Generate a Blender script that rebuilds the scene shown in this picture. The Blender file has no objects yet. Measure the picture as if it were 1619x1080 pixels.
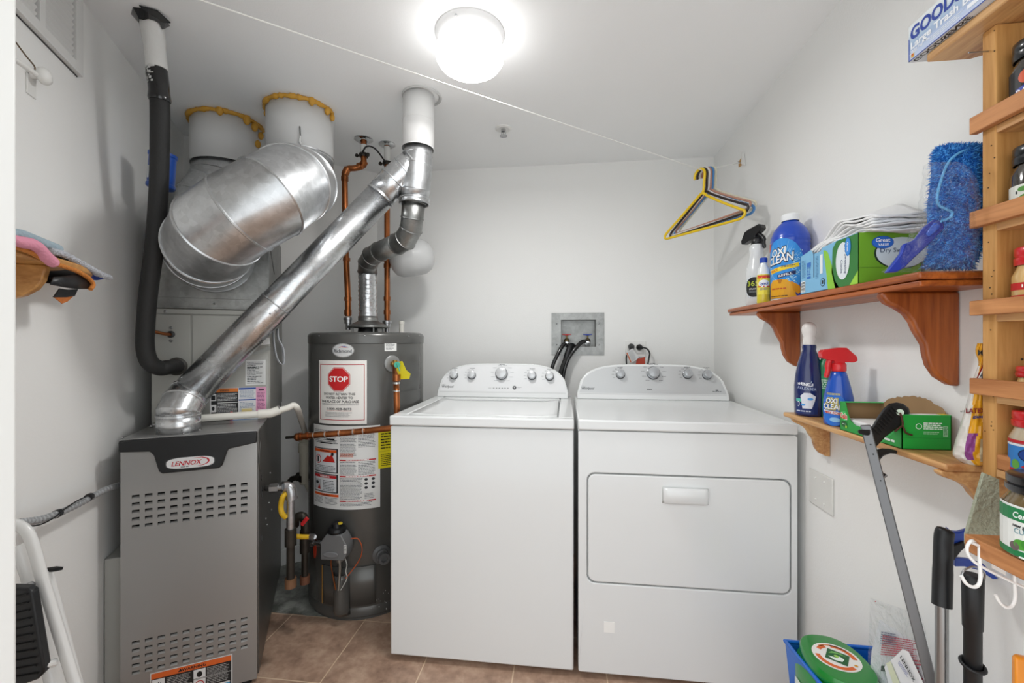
import bpy, math, random
from mathutils import Vector, Matrix
random.seed(7)
# ------------------------------------------------------------------ camera, light, exposure
FPX=685.0; TH=math.radians(6.9); CT,ST=math.cos(TH),math.sin(TH); EYE=1.22
SC=bpy.context.scene; COL=SC.collection
cam=bpy.data.cameras.new('camera'); cam.sensor_width=36; cam.lens=FPX/1619*36; cam.clip_start=.05
co=bpy.data.objects.new('camera',cam); COL.objects.link(co)
co.location=(0,0,EYE); co.rotation_euler=(math.pi/2,0,TH); SC.camera=co
SC.view_settings.view_transform='Standard'; SC.view_settings.look='None'
SC.view_settings.exposure=-0.06; SC.view_settings.gamma=1; SC.view_settings.use_curve_mapping=False
LAMP_STRENGTH=6.0; LAMP_W=9.5; HALL=1.95
w=bpy.data.worlds.new('hallway_light'); SC.world=w; w.use_nodes=True
w.node_tree.nodes['Background'].inputs[0].default_value=(.95,.985,1,1)
w.node_tree.nodes['Background'].inputs[1].default_value=HALL
CEIL=2.24; WX=.821; WY=2.51

def ray(px,py):
    a=(px-809.5)/FPX; b=(540-py)/FPX
    return Vector((a*CT-ST,a*ST+CT,b))
EY=Vector((0,0,EYE))
def PD(px,py,d): return EY+ray(px,py)*d
def PZ(px,py,z): r=ray(px,py); return EY+r*((z-EYE)/r.z)
def PX(px,py,x): r=ray(px,py); return EY+r*(x/r.x)
def PY(px,py,y): r=ray(px,py); return EY+r*(y/r.y)
def A(a,d,z): return Vector((a*CT-d*ST,a*ST+d*CT,z))
# left wall frame
LW0=Vector((-1.43,1.13,0)); LT=Vector((-.482,.876,0)).normalized(); LN=Vector((LT.y,-LT.x,0))
def WL(px,py,off=0):
    r=ray(px,py); t=(LN.dot(LW0-EY)+off)/LN.dot(r); return EY+r*t
def LWP(t,n,z): return LW0+LT*t+LN*n+Vector((0,0,z))
def tt(p): return (p-LW0).dot(LT)

# ------------------------------------------------------------------ materials
MC={}
def hexl(h):
    h=h.lstrip('#'); v=[int(h[i:i+2],16)/255 for i in (0,2,4)]
    return tuple(((c/12.92) if c<=.04045 else ((c+.055)/1.055)**2.4) for c in v)+(1,)
def mat(h,rough=.5,metal=0,bump=0,bs=60,var=.04,vs=6,coat=0,trans=0,alpha=1,emit=0,ior=1.45,sub=0,name=None):
    k=(h,rough,metal,bump,bs,var,vs,coat,trans,alpha,emit,name)
    if k in MC: return MC[k]
    m=bpy.data.materials.new(name or 'paint_'+h.strip('#')); m.use_nodes=True; N=m.node_tree; b=N.nodes['Principled BSDF']
    c=hexl(h)
    tc=N.nodes.new('ShaderNodeTexCoord')
    if var>0:
        n=N.nodes.new('ShaderNodeTexNoise'); n.inputs['Scale'].default_value=vs; n.inputs['Detail'].default_value=4
        N.links.new(tc.outputs['Object'],n.inputs['Vector'])
        mx=N.nodes.new('ShaderNodeMix'); mx.data_type='RGBA'
        mx.inputs[6].default_value=tuple(x*(1-var) for x in c[:3])+(1,); mx.inputs[7].default_value=tuple(min(1,x*(1+var)) for x in c[:3])+(1,)
        N.links.new(n.outputs['Fac'],mx.inputs[0]); N.links.new(mx.outputs[2],b.inputs['Base Color'])
    else: b.inputs['Base Color'].default_value=c
    b.inputs['Roughness'].default_value=rough; b.inputs['Metallic'].default_value=metal; b.inputs['IOR'].default_value=ior
    if coat: b.inputs['Coat Weight'].default_value=coat; b.inputs['Coat Roughness'].default_value=.08
    if trans: b.inputs['Transmission Weight'].default_value=trans
    if alpha<1: b.inputs['Alpha'].default_value=alpha
    if emit: b.inputs['Emission Color'].default_value=c; b.inputs['Emission Strength'].default_value=emit
    if bump:
        n2=N.nodes.new('ShaderNodeTexNoise'); n2.inputs['Scale'].default_value=bs; n2.inputs['Detail'].default_value=3
        N.links.new(tc.outputs['Object'],n2.inputs['Vector'])
        bp=N.nodes.new('ShaderNodeBump'); bp.inputs['Strength'].default_value=bump; bp.inputs['Distance'].default_value=.01
        N.links.new(n2.outputs['Fac'],bp.inputs['Height']); N.links.new(bp.outputs[0],b.inputs['Normal'])
    MC[k]=m; return m
def galv(name,base='#d2d4d6',rough=.31,dirt=.25,sp=55,metal=1.0):
    if name in MC: return MC[name]
    m=bpy.data.materials.new(name); m.use_nodes=True; N=m.node_tree; b=N.nodes['Principled BSDF']; c=hexl(base)
    tc=N.nodes.new('ShaderNodeTexCoord')
    v=N.nodes.new('ShaderNodeTexVoronoi'); v.inputs['Scale'].default_value=sp; N.links.new(tc.outputs['Object'],v.inputs['Vector'])
    n=N.nodes.new('ShaderNodeTexNoise'); n.inputs['Scale'].default_value=9; n.inputs['Detail'].default_value=6; n.inputs['Roughness'].default_value=.65; N.links.new(tc.outputs['Object'],n.inputs['Vector'])
    cr=N.nodes.new('ShaderNodeValToRGB'); cr.color_ramp.elements[0].position=.3; cr.color_ramp.elements[1].position=.62
    cr.color_ramp.elements[0].color=tuple(x*(1-dirt) for x in c[:3])+(1,); cr.color_ramp.elements[1].color=c
    N.links.new(n.outputs['Fac'],cr.inputs[0])
    sep=N.nodes.new('ShaderNodeSeparateColor'); N.links.new(v.outputs['Color'],sep.inputs[0])
    mr=N.nodes.new('ShaderNodeMapRange'); mr.inputs['To Min'].default_value=.9; mr.inputs['To Max'].default_value=1.06; N.links.new(sep.outputs[0],mr.inputs['Value'])
    mx=N.nodes.new('ShaderNodeVectorMath'); mx.operation='SCALE'; N.links.new(cr.outputs[0],mx.inputs[0]); N.links.new(mr.outputs[0],mx.inputs['Scale'])
    N.links.new(mx.outputs[0],b.inputs['Base Color'])
    r=N.nodes.new('ShaderNodeMapRange'); r.inputs['To Min'].default_value=rough-.06; r.inputs['To Max'].default_value=rough+.12; N.links.new(n.outputs['Fac'],r.inputs['Value']); N.links.new(r.outputs[0],b.inputs['Roughness'])
    b.inputs['Metallic'].default_value=metal
    bp=N.nodes.new('ShaderNodeBump'); bp.inputs['Strength'].default_value=.12; bp.inputs['Distance'].default_value=.01
    N.links.new(n.outputs['Fac'],bp.inputs['Height']); N.links.new(bp.outputs[0],b.inputs['Normal'])
    MC[name]=m; return m
def wood(name,c1,c2,axis=1,sc=9,rough=.42,coat=.15,knots=False):
    if name in MC: return MC[name]
    m=bpy.data.materials.new(name); m.use_nodes=True; N=m.node_tree; b=N.nodes['Principled BSDF']
    tc=N.nodes.new('ShaderNodeTexCoord'); mp=N.nodes.new('ShaderNodeMapping')
    s=[sc*3,sc*3,sc*3]; s[axis]=sc*.22; mp.inputs['Scale'].default_value=s; N.links.new(tc.outputs['Object'],mp.inputs[0])
    n=N.nodes.new('ShaderNodeTexNoise'); n.inputs['Scale'].default_value=1.2; n.inputs['Detail'].default_value=7; n.inputs['Roughness'].default_value=.6; n.inputs['Distortion'].default_value=.6
    N.links.new(mp.outputs[0],n.inputs['Vector'])
    wv=N.nodes.new('ShaderNodeTexNoise'); wv.inputs['Scale'].default_value=5.5; wv.inputs['Detail'].default_value=3; N.links.new(mp.outputs[0],wv.inputs['Vector'])
    ad=N.nodes.new('ShaderNodeMath'); ad.operation='MULTIPLY_ADD'; ad.inputs[1].default_value=.35; N.links.new(wv.outputs['Fac'],ad.inputs[0]); N.links.new(n.outputs['Fac'],ad.inputs[2])
    cr=N.nodes.new('ShaderNodeValToRGB'); cr.color_ramp.elements[0].position=.5; cr.color_ramp.elements[1].position=.85
    cr.color_ramp.elements[0].color=hexl(c1); cr.color_ramp.elements[1].color=hexl(c2); N.links.new(ad.outputs[0],cr.inputs[0])
    out=cr.outputs[0]
    N.links.new(out,b.inputs['Base Color']); b.inputs['Roughness'].default_value=rough; b.inputs['Coat Weight'].default_value=coat
    bp=N.nodes.new('ShaderNodeBump'); bp.inputs['Strength'].default_value=.15; bp.inputs['Distance'].default_value=.003; N.links.new(ad.outputs[0],bp.inputs['Height']); N.links.new(bp.outputs[0],b.inputs['Normal'])
    MC[name]=m; return m
WHITE_EN=mat('#e3e5e5',.22,var=.01,coat=.3,name='white_enamel')
WALL=mat('#eeeeec',.75,bump=.06,bs=160,var=.015,vs=1.5,name='wall_paint')
WALLL=mat('#eeeeec',.6,bump=.05,bs=120,var=.02,vs=2,name='left_wall_paint')
CEILM=mat('#f6f7f7',.85,bump=.05,bs=200,var=.01,name='ceiling_paint')
TRIMW=mat('#e6e6e3',.4,var=.01,name='trim_paint')
GALV=galv('galvanized_steel'); GALVD=galv('dull_galvanized',base='#9c9d9b',rough=.38,dirt=.35)
GALVS=galv('bright_aluminium',base='#dadcde',rough=.24,dirt=.18,sp=90)
DUCTW=mat('#dcdcdb',.6,bump=.03,bs=30,var=.02,name='painted_duct')
FURN=mat('#a0a09f',.34,metal=.6,var=.03,vs=3,name='furnace_grey_steel')
FURND=mat('#6a6966',.36,metal=.6,var=.08,vs=4,name='furnace_dark_steel')
COILG=mat('#a2a29d',.45,metal=.45,var=.03,name='coil_cabinet_paint')
BLK=mat('#17181a',.42,var=.1); BLKG=mat('#101113',.2,coat=.5); FOAMB=mat('#242424',.62,bump=.15,bs=90,var=.2,name='black_foam')
HEAT=mat('#5d5d5b',.26,metal=.35,var=.03,name='heater_grey_enamel')
COPPER=galv('copper_pipe',base='#b06c42',rough=.3,dirt=.55,sp=20)
STEEL=galv('zinc_fitting',base='#b9babc',rough=.25,dirt=.3)
IRON=mat('#3b3732',.45,metal=.7,bump=.2,bs=80,var=.3,vs=30,name='iron_pipe')
CHROME=mat('#c9cbcc',.12,metal=1,var=.02)
PVC=mat('#dcdad2',.4,var=.03,name='pvc'); PVCB=mat('#b9b5a6',.5,var=.08,name='old_pvc')
CEDAR=wood('cedar_stain','#7c3810','#bd6626',axis=1); CEDARV=wood('cedar_bracket','#7c3810','#b05f26',axis=2)
PINE=wood('pine_board','#a87040','#dcae74',axis=1,rough=.5); PINEV=wood('rough_pine','#a87437','#cf9c5c',axis=2,rough=.65,coat=0)
PINER=wood('pine_rail','#a4683a','#cb8d58',axis=1,rough=.55,coat=0)
MAPLE=wood('maple','#a9743c','#cf9a5a',axis=0,rough=.4)

# ------------------------------------------------------------------ mesh builder
class MB:
    def __init__(s,m=None): s.V=[];s.F=[];s.I=[];s.M=[];s.c=0; s.mat(m) if m else None
    def mat(s,m):
        if m not in s.M: s.M.append(m)
        s.c=s.M.index(m); return s
    def add(s,V,F):
        s.G=getattr(s,'G',[]); s.G.append((len(s.V),len(s.F)))
        b=len(s.V); s.V+= [Vector(v) for v in V]; s.F+=[tuple(b+i for i in f) for f in F]; s.I+=[s.c]*len(F); return s
    def ob(s,o,u,v,w):     # box from corner + three edges
        o,u,v,w=map(Vector,(o,u,v,w)); P=[o,o+u,o+u+v,o+v,o+w,o+u+w,o+u+v+w,o+v+w]
        F=[(0,3,2,1),(4,5,6,7),(0,1,5,4),(1,2,6,5),(2,3,7,6),(3,0,4,7)]
        if u.cross(v).dot(w)<0: F=[f[::-1] for f in F]
        return s.add(P,F)
    def box(s,a,b):
        a,b=Vector(a),Vector(b); return s.ob(a,(b.x-a.x,0,0),(0,b.y-a.y,0),(0,0,b.z-a.z))
    def prism(s,P,w):      # polygon (3d pts) extruded by w
        P=[Vector(p) for p in P]; w=Vector(w); n=len(P)
        N=Vector((0,0,0))
        for i in range(n): N+=P[i].cross(P[(i+1)%n])
        if N.dot(w)>0: P=P[::-1]
        return s.add(P+[p+w for p in P],[tuple(range(n)),tuple(range(2*n-1,n-1,-1))]+[((i+1)%n,i,n+i,n+(i+1)%n) for i in range(n)])
    def tube(s,P,r,n=14,caps=True,closed=False,flat=1.0):
        P=[Vector(p) for p in P]; m=len(P); R=r if isinstance(r,(list,tuple)) else [r]*m
        T=[]
        for i in range(m):
            if closed: t=(P[(i+1)%m]-P[i-1])
            elif i==0: t=P[1]-P[0]
            elif i==m-1: t=P[-1]-P[-2]
            else: t=(P[i+1]-P[i]).normalized()+(P[i]-P[i-1]).normalized()
            T.append(t.normalized() if t.length>1e-9 else Vector((0,0,1)))
        up=Vector((0,0,1)) if abs(T[0].z)<.9 else Vector((1,0,0))
        u=(up-T[0]*up.dot(T[0])).normalized(); V=[]
        for i in range(m):
            if i: u=(T[i-1].rotation_difference(T[i])@u); u=(u-T[i]*u.dot(T[i])).normalized()
            v=T[i].cross(u)
            V+=[P[i]+(u*math.cos(2*math.pi*k/n)+v*math.sin(2*math.pi*k/n)*flat)*R[i] for k in range(n)]
        F=[]
        for i in range(m if closed else m-1):
            j=(i+1)%m
            for k in range(n): k2=(k+1)%n; F.append((i*n+k,i*n+k2,j*n+k2,j*n+k))
        if caps and not closed: F+=[tuple(range(n-1,-1,-1)),tuple((m-1)*n+k for k in range(n))]
        return s.add(V,F)
    def duct(s,P,r,n=40,bead=.0045,beads=None,capA=False,capB=False):   # mitred sheet-metal run with a bead at each joint
        P=[Vector(p) for p in P]; m=len(P); D=[(P[i+1]-P[i]).normalized() for i in range(m-1)]
        R=r if isinstance(r,(list,tuple)) else [r]*m
        up=Vector((0,0,1)) if abs(D[0].z)<.9 else Vector((1,0,0)); u=(up-D[0]*up.dot(D[0])).normalized(); rings=[]
        for i in range(m):
            d=D[max(0,i-1)] if i>0 else D[0]
            if 0<i<m-1: nn=(D[i-1]+D[i]).normalized()
            else: nn=d
            if i>=2: u=D[i-2].rotation_difference(D[i-1])@u
            v=d.cross(u); ring=[]
            for k in range(n):
                a=2*math.pi*k/n; q=(u*math.cos(a)+v*math.sin(a))*R[i]
                q=q-d*(q.dot(nn)/d.dot(nn)); ring.append(P[i]+q)
            rings.append(ring)
        V=[q for g in rings for q in g]; F=[]
        for i in range(m-1):
            for k in range(n): k2=(k+1)%n; F.append((i*n+k,i*n+k2,(i+1)*n+k2,(i+1)*n+k))
        if capA: F.append(tuple(range(n-1,-1,-1)))
        if capB: F.append(tuple((m-1)*n+k for k in range(n)))
        s.add(V,F)
        for i in (range(m) if beads is None else beads): s.tube(rings[i],bead,6,closed=True)
        return s
    def lathe(s,c,prof,n=32,ax=(0,0,1),sx=1,sy=1,rot=0,cap=True):
        ax=Vector(ax).normalized(); up=Vector((0,0,1)) if abs(ax.z)<.9 else Vector((math.cos(rot),math.sin(rot),0))
        u=(up-ax*up.dot(ax)).normalized(); v=ax.cross(u); c=Vector(c); V=[]
        for r,z in prof:
            V+=[c+ax*z+u*(r*sx*math.cos(2*math.pi*k/n))+v*(r*sy*math.sin(2*math.pi*k/n)) for k in range(n)]
        F=[]; m=len(prof)
        for i in range(m-1):
            for k in range(n): k2=(k+1)%n; F.append((i*n+k,i*n+k2,(i+1)*n+k2,(i+1)*n+k))
        if cap:
            if prof[0][0]>1e-5: F.append(tuple(range(n-1,-1,-1)))
            if prof[-1][0]>1e-5: F.append(tuple((m-1)*n+k for k in range(n)))
        return s.add(V,F)
    def sphere(s,c,r,sc=(1,1,1),n=20,m=12):
        prof=[(r*math.sin(math.pi*i/m),-r*math.cos(math.pi*i/m)) for i in range(m+1)]
        V=[];F=[];c=Vector(c)
        for q,z in prof: V+=[c+Vector((q*math.cos(2*math.pi*k/n)*sc[0],q*math.sin(2*math.pi*k/n)*sc[1],z*sc[2])) for k in range(n)]
        for i in range(m):
            for k in range(n): k2=(k+1)%n; F.append((i*n+k,i*n+k2,(i+1)*n+k2,(i+1)*n+k))
        return s.add(V,F)
    def sheet(s,rows,thick=None):   # rows: list of equally long point lists
        n=len(rows[0]); V=[p for r in rows for p in r]; F=[(i*n+k,i*n+k+1,(i+1)*n+k+1,(i+1)*n+k) for i in range(len(rows)-1) for k in range(n-1)]
        return s.add(V,F)
    def each(s,name,parent,**k):
        G=s.G+[(len(s.V),len(s.F))]; out=[]
        for (a,f),(b,g) in zip(G,G[1:]):
            m=MB(); m.M=[s.M[s.I[f]]]; m.V=s.V[a:b]; m.F=[tuple(i-a for i in q) for q in s.F[f:g]]; m.I=[0]*(g-f); out.append(m.build(name,parent,**k))
        return out
    def build(s,name,parent=None,smooth=35,bevel=0,solid=0,sub=0,bseg=2,tagv=None,off=0):
        me=bpy.data.meshes.new(name); base=Vector((0,0,0))
        if parent is not None:
            q=parent
            while q is not None: base+=q.location; q=q.parent
        else:
            xs=[v.x for v in s.V]; ys=[v.y for v in s.V]; zs=[v.z for v in s.V]
            base=Vector(((min(xs)+max(xs))/2,(min(ys)+max(ys))/2,min(zs)))
        me.from_pydata([tuple(v-base) for v in s.V],[],s.F); me.validate()
        for m in s.M: me.materials.append(m)
        if len(me.polygons)==len(s.I): me.polygons.foreach_set('material_index',s.I)
        o=bpy.data.objects.new(name,me); COL.objects.link(o)
        if parent is None: o.location=base
        else: o.parent=parent
        if smooth:
            me.polygons.foreach_set('use_smooth',[True]*len(me.polygons)); me.set_sharp_from_angle(angle=math.radians(smooth))
        me.update()
        if solid: md=o.modifiers.new('solid','SOLIDIFY'); md.thickness=solid; md.offset=off
        if bevel: md=o.modifiers.new('bevel','BEVEL'); md.width=bevel; md.segments=bseg; md.limit_method='ANGLE'; md.angle_limit=math.radians(40); md.harden_normals=False
        if sub: md=o.modifiers.new('sub','SUBSURF'); md.levels=md.render_levels=sub
        return o
def cat(P,k=6,closed=False):   # Catmull-Rom
    P=[Vector(p) for p in P]; n=len(P); out=[]
    for i in range(n if closed else n-1):
        if closed: a,b,c,d=P[i-1],P[i],P[(i+1)%n],P[(i+2)%n]
        else: a,b,c,d=P[max(i-1,0)],P[i],P[i+1],P[min(i+2,n-1)]
        for j in range(k):
            t=j/k; out.append(.5*((2*b)+(c-a)*t+(2*a-5*b+4*c-d)*t*t+(3*b-a-3*c+d)*t**3))
    if not closed: out.append(P[-1])
    return out
def thing(name,label,catg,loc,group=None):
    o=bpy.data.objects.new(name,None); COL.objects.link(o); o.location=Vector(loc); o.empty_display_size=.05
    o['label']=label; o['category']=catg
    if group: o['group']=group
    return o
def tag(o,label,catg,group=None):
    o['label']=label; o['category']=catg
    if group: o['group']=group
    return o
def struct(name,mb,**k):
    o=mb.build(name,**k); o['kind']='structure'; return o
def dup(root,loc,label=None,rz=None):
    r=root.copy(); COL.objects.link(r); r.location=loc
    if rz is not None: r.rotation_euler=(0,0,rz)
    if label: r['label']=label
    for ch in list(root.children):
        c=ch.copy(); COL.objects.link(c); c.parent=r
        for g in ch.children: d=g.copy(); COL.objects.link(d); d.parent=c
    return r
# ------------------------------------------------------------------ printed labels
TX={}
def txt(s,bold):
    k=(s,bold)
    if k in TX: return TX[k]
    c=bpy.data.curves.new('t','FONT'); c.body=s; c.size=1; c.resolution_u=3; c.offset=bold; o=bpy.data.objects.new('t',c); COL.objects.link(o)
    dg=bpy.context.evaluated_depsgraph_get(); me=bpy.data.meshes.new_from_object(o.evaluated_get(dg))
    V=[(v.co.x,v.co.y) for v in me.vertices]; F=[tuple(p.vertices) for p in me.polygons]
    bpy.data.objects.remove(o); bpy.data.curves.remove(c); bpy.data.meshes.remove(me)
    if not V: V=[(0,0)]; F=[]
    x0=min(v[0] for v in V); x1=max(v[0] for v in V); y1=max(v[1] for v in V)
    TX[k]=([(x-x0,y) for x,y in V],F,x1-x0,y1); return TX[k]
class Lab:
    def __init__(s,curved=False,rough=.45,step=.0003): s.P=[]; s.curved=curved; s.rough=rough; s.step=step
    def rect(s,x,y,w,h,c,l=0): return s.poly([(x,y),(x+w,y),(x+w,y+h),(x,y+h)],c,l)
    def poly(s,P,c,l=0,fan=True):
        if s.curved:
            us=[p[0] for p in P]; a,b=min(us),max(us); n=max(1,int((b-a)/.009)); br=sorted(set([a+(b-a)*i/n for i in range(n+1)]+us)); up=[];lo=[]
            for u in br:
                vs=[]
                for i in range(len(P)):
                    p,q=P[i],P[(i+1)%len(P)]
                    if min(p[0],q[0])-1e-9<=u<=max(p[0],q[0])+1e-9:
                        if abs(p[0]-q[0])<1e-9: vs+=[p[1],q[1]]
                        else: vs.append(p[1]+(q[1]-p[1])*(u-p[0])/(q[0]-p[0]))
                up.append((u,max(vs))); lo.append((u,min(vs)))
            V=lo+up; k=len(br); F=[(i,i+1,k+i+1,k+i) for i in range(k-1)]
        else: V=list(P); F=[tuple(range(len(P)))]
        s.P.append((V,F,c,l)); return s
    def ell(s,cx,cy,rx,ry,c,l=0,n=28): return s.poly([(cx+rx*math.cos(2*math.pi*i/n),cy+ry*math.sin(2*math.pi*i/n)) for i in range(n)],c,l)
    def text(s,t,x,y,h,c,l=1,al='L',w=None,bold=0.0,shear=0,rot=0,arch=0):
        V,F,W,H=txt(t,bold); sy=h/.72; sx=sy if w is None else w/max(W,1e-6)
        x0=x if al=='L' else (x-W*sx/2 if al=='C' else x-W*sx)
        out=[]
        for a,b in V:
            X=a*sx+shear*b*sy; Y=b*sy
            if arch: Y+= -arch*((a/W-.5)**2)*4*h
            X+=x0-x
            if rot: X,Y=X*math.cos(rot)-Y*math.sin(rot),X*math.sin(rot)+Y*math.cos(rot)
            out.append((x+X,y+Y))
        s.P.append((out,F,c,l)); return s
    def lines(s,x,y,w,h,n,c,l=1,fill=.5,ragged=.15,seed=1):
        R=random.Random(seed); V=[];F=[]
        for i in range(n):
            yy=y+h-(i+.75)*h/n; hh=h/n*fill; u=x; e=x+w*(1-R.random()*ragged)
            while u<e:
                ww=min(e-u,hh*R.uniform(1.2,4.5)); b=len(V); V+=[(u,yy),(u+ww,yy),(u+ww,yy+hh),(u,yy+hh)]; F.append((b,b+1,b+2,b+3)); u+=ww+hh*.55
        s.P.append((V,F,c,l)); return s
    def build(s,name,parent,mp):
        m=MB()
        for V,F,c,l in s.P:
            m.mat(c if not isinstance(c,str) else mat(c,s.rough,var=.02)); o=s.step*(1+l); m.add([mp(u,v,o) for u,v in V],F)
        return m.build(name,parent,smooth=0)
def plane(o,u,v):
    o,u,v=Vector(o),Vector(u).normalized(),Vector(v).normalized(); n=u.cross(v).normalized()
    return lambda a,b,f:o+u*a+v*b+n*f
def cyl(c,R,th,z,sx=1,sy=1,rot=0):
    def f(a,b,o):
        t=th+a/R-rot; p=Vector(((R)*math.cos(t)*sx+o*math.cos(t),(R)*math.sin(t)*sy+o*math.sin(t)))
        return Vector((c[0]+p.x*math.cos(rot)-p.y*math.sin(rot),c[1]+p.x*math.sin(rot)+p.y*math.cos(rot),z+b))
    return f

# ------------------------------------------------------------------ room shell
# floor tile
fm=bpy.data.materials.new('floor_tile'); fm.use_nodes=True; N=fm.node_tree; b=N.nodes['Principled BSDF']
geo=N.nodes.new('ShaderNodeNewGeometry'); sx=N.nodes.new('ShaderNodeSeparateXYZ'); N.links.new(geo.outputs['Position'],sx.inputs[0])
def mth(op,a,b_=None,c=None):
    n=N.nodes.new('ShaderNodeMath'); n.operation=op
    for i,v in enumerate((a,b_,c)):
        if v is None: continue
        if isinstance(v,(int,float)): n.inputs[i].default_value=v
        else: N.links.new(v,n.inputs[i])
    return n.outputs[0]
def grout(ax,o,t): 
    f=mth('PINGPONG',mth('ADD',ax,o),t/2); return f   # 0 at line
gx=grout(sx.outputs[0],.187+3.4,.34); gy=grout(sx.outputs[1],-1.452+3.5,.35)
gm=mth('LESS_THAN',mth('MINIMUM',gx,gy),.0022)
n1=N.nodes.new('ShaderNodeTexNoise'); n1.inputs['Scale'].default_value=7; n1.inputs['Detail'].default_value=9; n1.inputs['Roughness'].default_value=.68
n2=N.nodes.new('ShaderNodeTexNoise'); n2.inputs['Scale'].default_value=34; n2.inputs['Detail'].default_value=6
cr=N.nodes.new('ShaderNodeValToRGB'); e=cr.color_ramp; e.elements[0].position=.33; e.elements[0].color=hexl('#84695a'); e.elements[1].position=.68; e.elements[1].color=hexl('#d2b59f'); k=e.elements.new(.5); k.color=hexl('#b0917c')
for n in (n1,n2): N.links.new(geo.outputs['Position'],n.inputs['Vector'])
mixn=mth('ADD',mth('MULTIPLY',n1.outputs['Fac'],.75),mth('MULTIPLY',n2.outputs['Fac'],.25)); N.links.new(mixn,cr.inputs[0])
mx=N.nodes.new('ShaderNodeMix'); mx.data_type='RGBA'; N.links.new(gm,mx.inputs[0]); N.links.new(cr.outputs[0],mx.inputs[6]); mx.inputs[7].default_value=hexl('#dcc4a8')
# bare concrete behind the last tile row
wob=mth('MULTIPLY',mth('SUBTRACT',n1.outputs['Fac'],.5),.12)
cm=mth('MULTIPLY',mth('GREATER_THAN',mth('ADD',sx.outputs[1],mth('MULTIPLY',wob,.3)),1.805),mth('LESS_THAN',mth('ADD',sx.outputs[0],wob),-1.0))
c2=N.nodes.new('ShaderNodeValToRGB'); c2.color_ramp.elements[0].position=.42; c2.color_ramp.elements[0].color=hexl('#5f625c'); c2.color_ramp.elements[1].position=.56; c2.color_ramp.elements[1].color=hexl('#9a9c96'); N.links.new(n1.outputs['Fac'],c2.inputs[0])
m2=N.nodes.new('ShaderNodeMix'); m2.data_type='RGBA'; N.links.new(cm,m2.inputs[0]); N.links.new(mx.outputs[2],m2.inputs[6]); N.links.new(c2.outputs[0],m2.inputs[7]); N.links.new(m2.outputs[2],b.inputs['Base Color'])
b.inputs['Roughness'].default_value=.42
bp=N.nodes.new('ShaderNodeBump'); bp.inputs['Strength'].default_value=.25; bp.inputs['Distance'].default_value=.004; N.links.new(mth('SUBTRACT',mixn,mth('MULTIPLY',gm,.6)),bp.inputs['Height']); N.links.new(bp.outputs[0],b.inputs['Normal'])
struct('floor',MB(fm).box((-2.3,-.6,-.1),(1.0,2.9,0)))
struct('ceiling',MB(CEILM).box((-2.3,.30,CEIL),(1.0,2.9,CEIL+.1)))
C1=Vector((-1.871,1.932,0)); C2=Vector((-1.126,WY,0))
def wallseg(p,q,th,z0=0,z1=CEIL):
    p,q=Vector(p),Vector(q); d=(q-p).normalized(); n=Vector((-d.y,d.x,0)); return MB(WALL).ob(p+Vector((0,0,z0)),q-p,n*th,(0,0,z1-z0))
C1=LWP(tt(C1),0,0)
m=wallseg(C1+(C2-C1).normalized()*-.1,C2,.1); struct('wall_corner',m)
dnw=(C2-C1).normalized()
struct('wall_back',MB(WALL).box((C2.x,WY,0),(-.023,WY+.1,CEIL)).box((.181,WY,0),(WX+.1,WY+.1,CEIL)).box((-.023,WY,0),(.181,WY+.1,1.188)).box((-.023,WY,1.347),(.181,WY+.1,CEIL)).box((-.023,WY+.09,1.188),(.181,WY+.1,1.347)))
struct('wall_right',MB(WALL).box((WX,.3,0),(WX+.1,WY,CEIL)))
p=LWP(tt(C1),0,0); q=LWP(-.9,0,0)
struct('wall_left',MB(WALLL).ob(q,p-q,-LN*.1,(0,0,CEIL)))
struct('wall_front',MB(TRIMW).box((-1.25,.36,0),(-.700,.478,CEIL)).box((-.700,.36,2.06),(WX,.478,CEIL)),bevel=.004)
nn=Vector((dnw.y,-dnw.x,0))
struct('baseboard_corner',MB(TRIMW).ob(C1+dnw*.02,(C2-C1)*.97,nn*.012,(0,0,.09)),bevel=.003)

# ------------------------------------------------------------------ ceiling lamp
lc=A(-.139,1.436,0); lc.z=CEIL-.12
t=thing('ceiling_lamp','lit round white ceiling lamp with a frosted glass globe','lamp',lc)
MB(mat('#e9e9e9',.35,var=.01)).lathe((lc.x,lc.y,CEIL),[(.113,0),(.114,-.008),(.110,-.018),(.104,-.03),(.098,-.036)],48,cap=False).build('base_pan',t,smooth=50)
gm_=bpy.data.materials.new('lit_glass'); gm_.use_nodes=True; bb=gm_.node_tree.nodes['Principled BSDF']; bb.inputs['Base Color'].default_value=(.9,.9,.9,1); bb.inputs['Emission Color'].default_value=(1,.995,.985,1); bb.inputs['Emission Strength'].default_value=LAMP_STRENGTH
pr=[(.100,-.034),(.107,-.045),(.1125,-.06),(.1135,-.073),(.110,-.088),(.100,-.103),(.082,-.115),(.058,-.123),(.03,-.127),(0,-.128)]
MB(gm_).lathe((lc.x,lc.y,CEIL),pr,48,cap=False).build('globe',t,smooth=60)
MB(CHROME).sphere((lc.x-.02,lc.y-.11,CEIL-.018),.004).build('screw',t)
ld_=bpy.data.lights.new('lamp_light','AREA'); ld_.shape='DISK'; ld_.size=.19; ld_.energy=LAMP_W; ld_.color=(1,.995,.98)
lo_=bpy.data.objects.new('lamp_light',ld_); COL.objects.link(lo_); lo_.parent=t; lo_.location=(0,0,CEIL-.131-lc.z)

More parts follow.
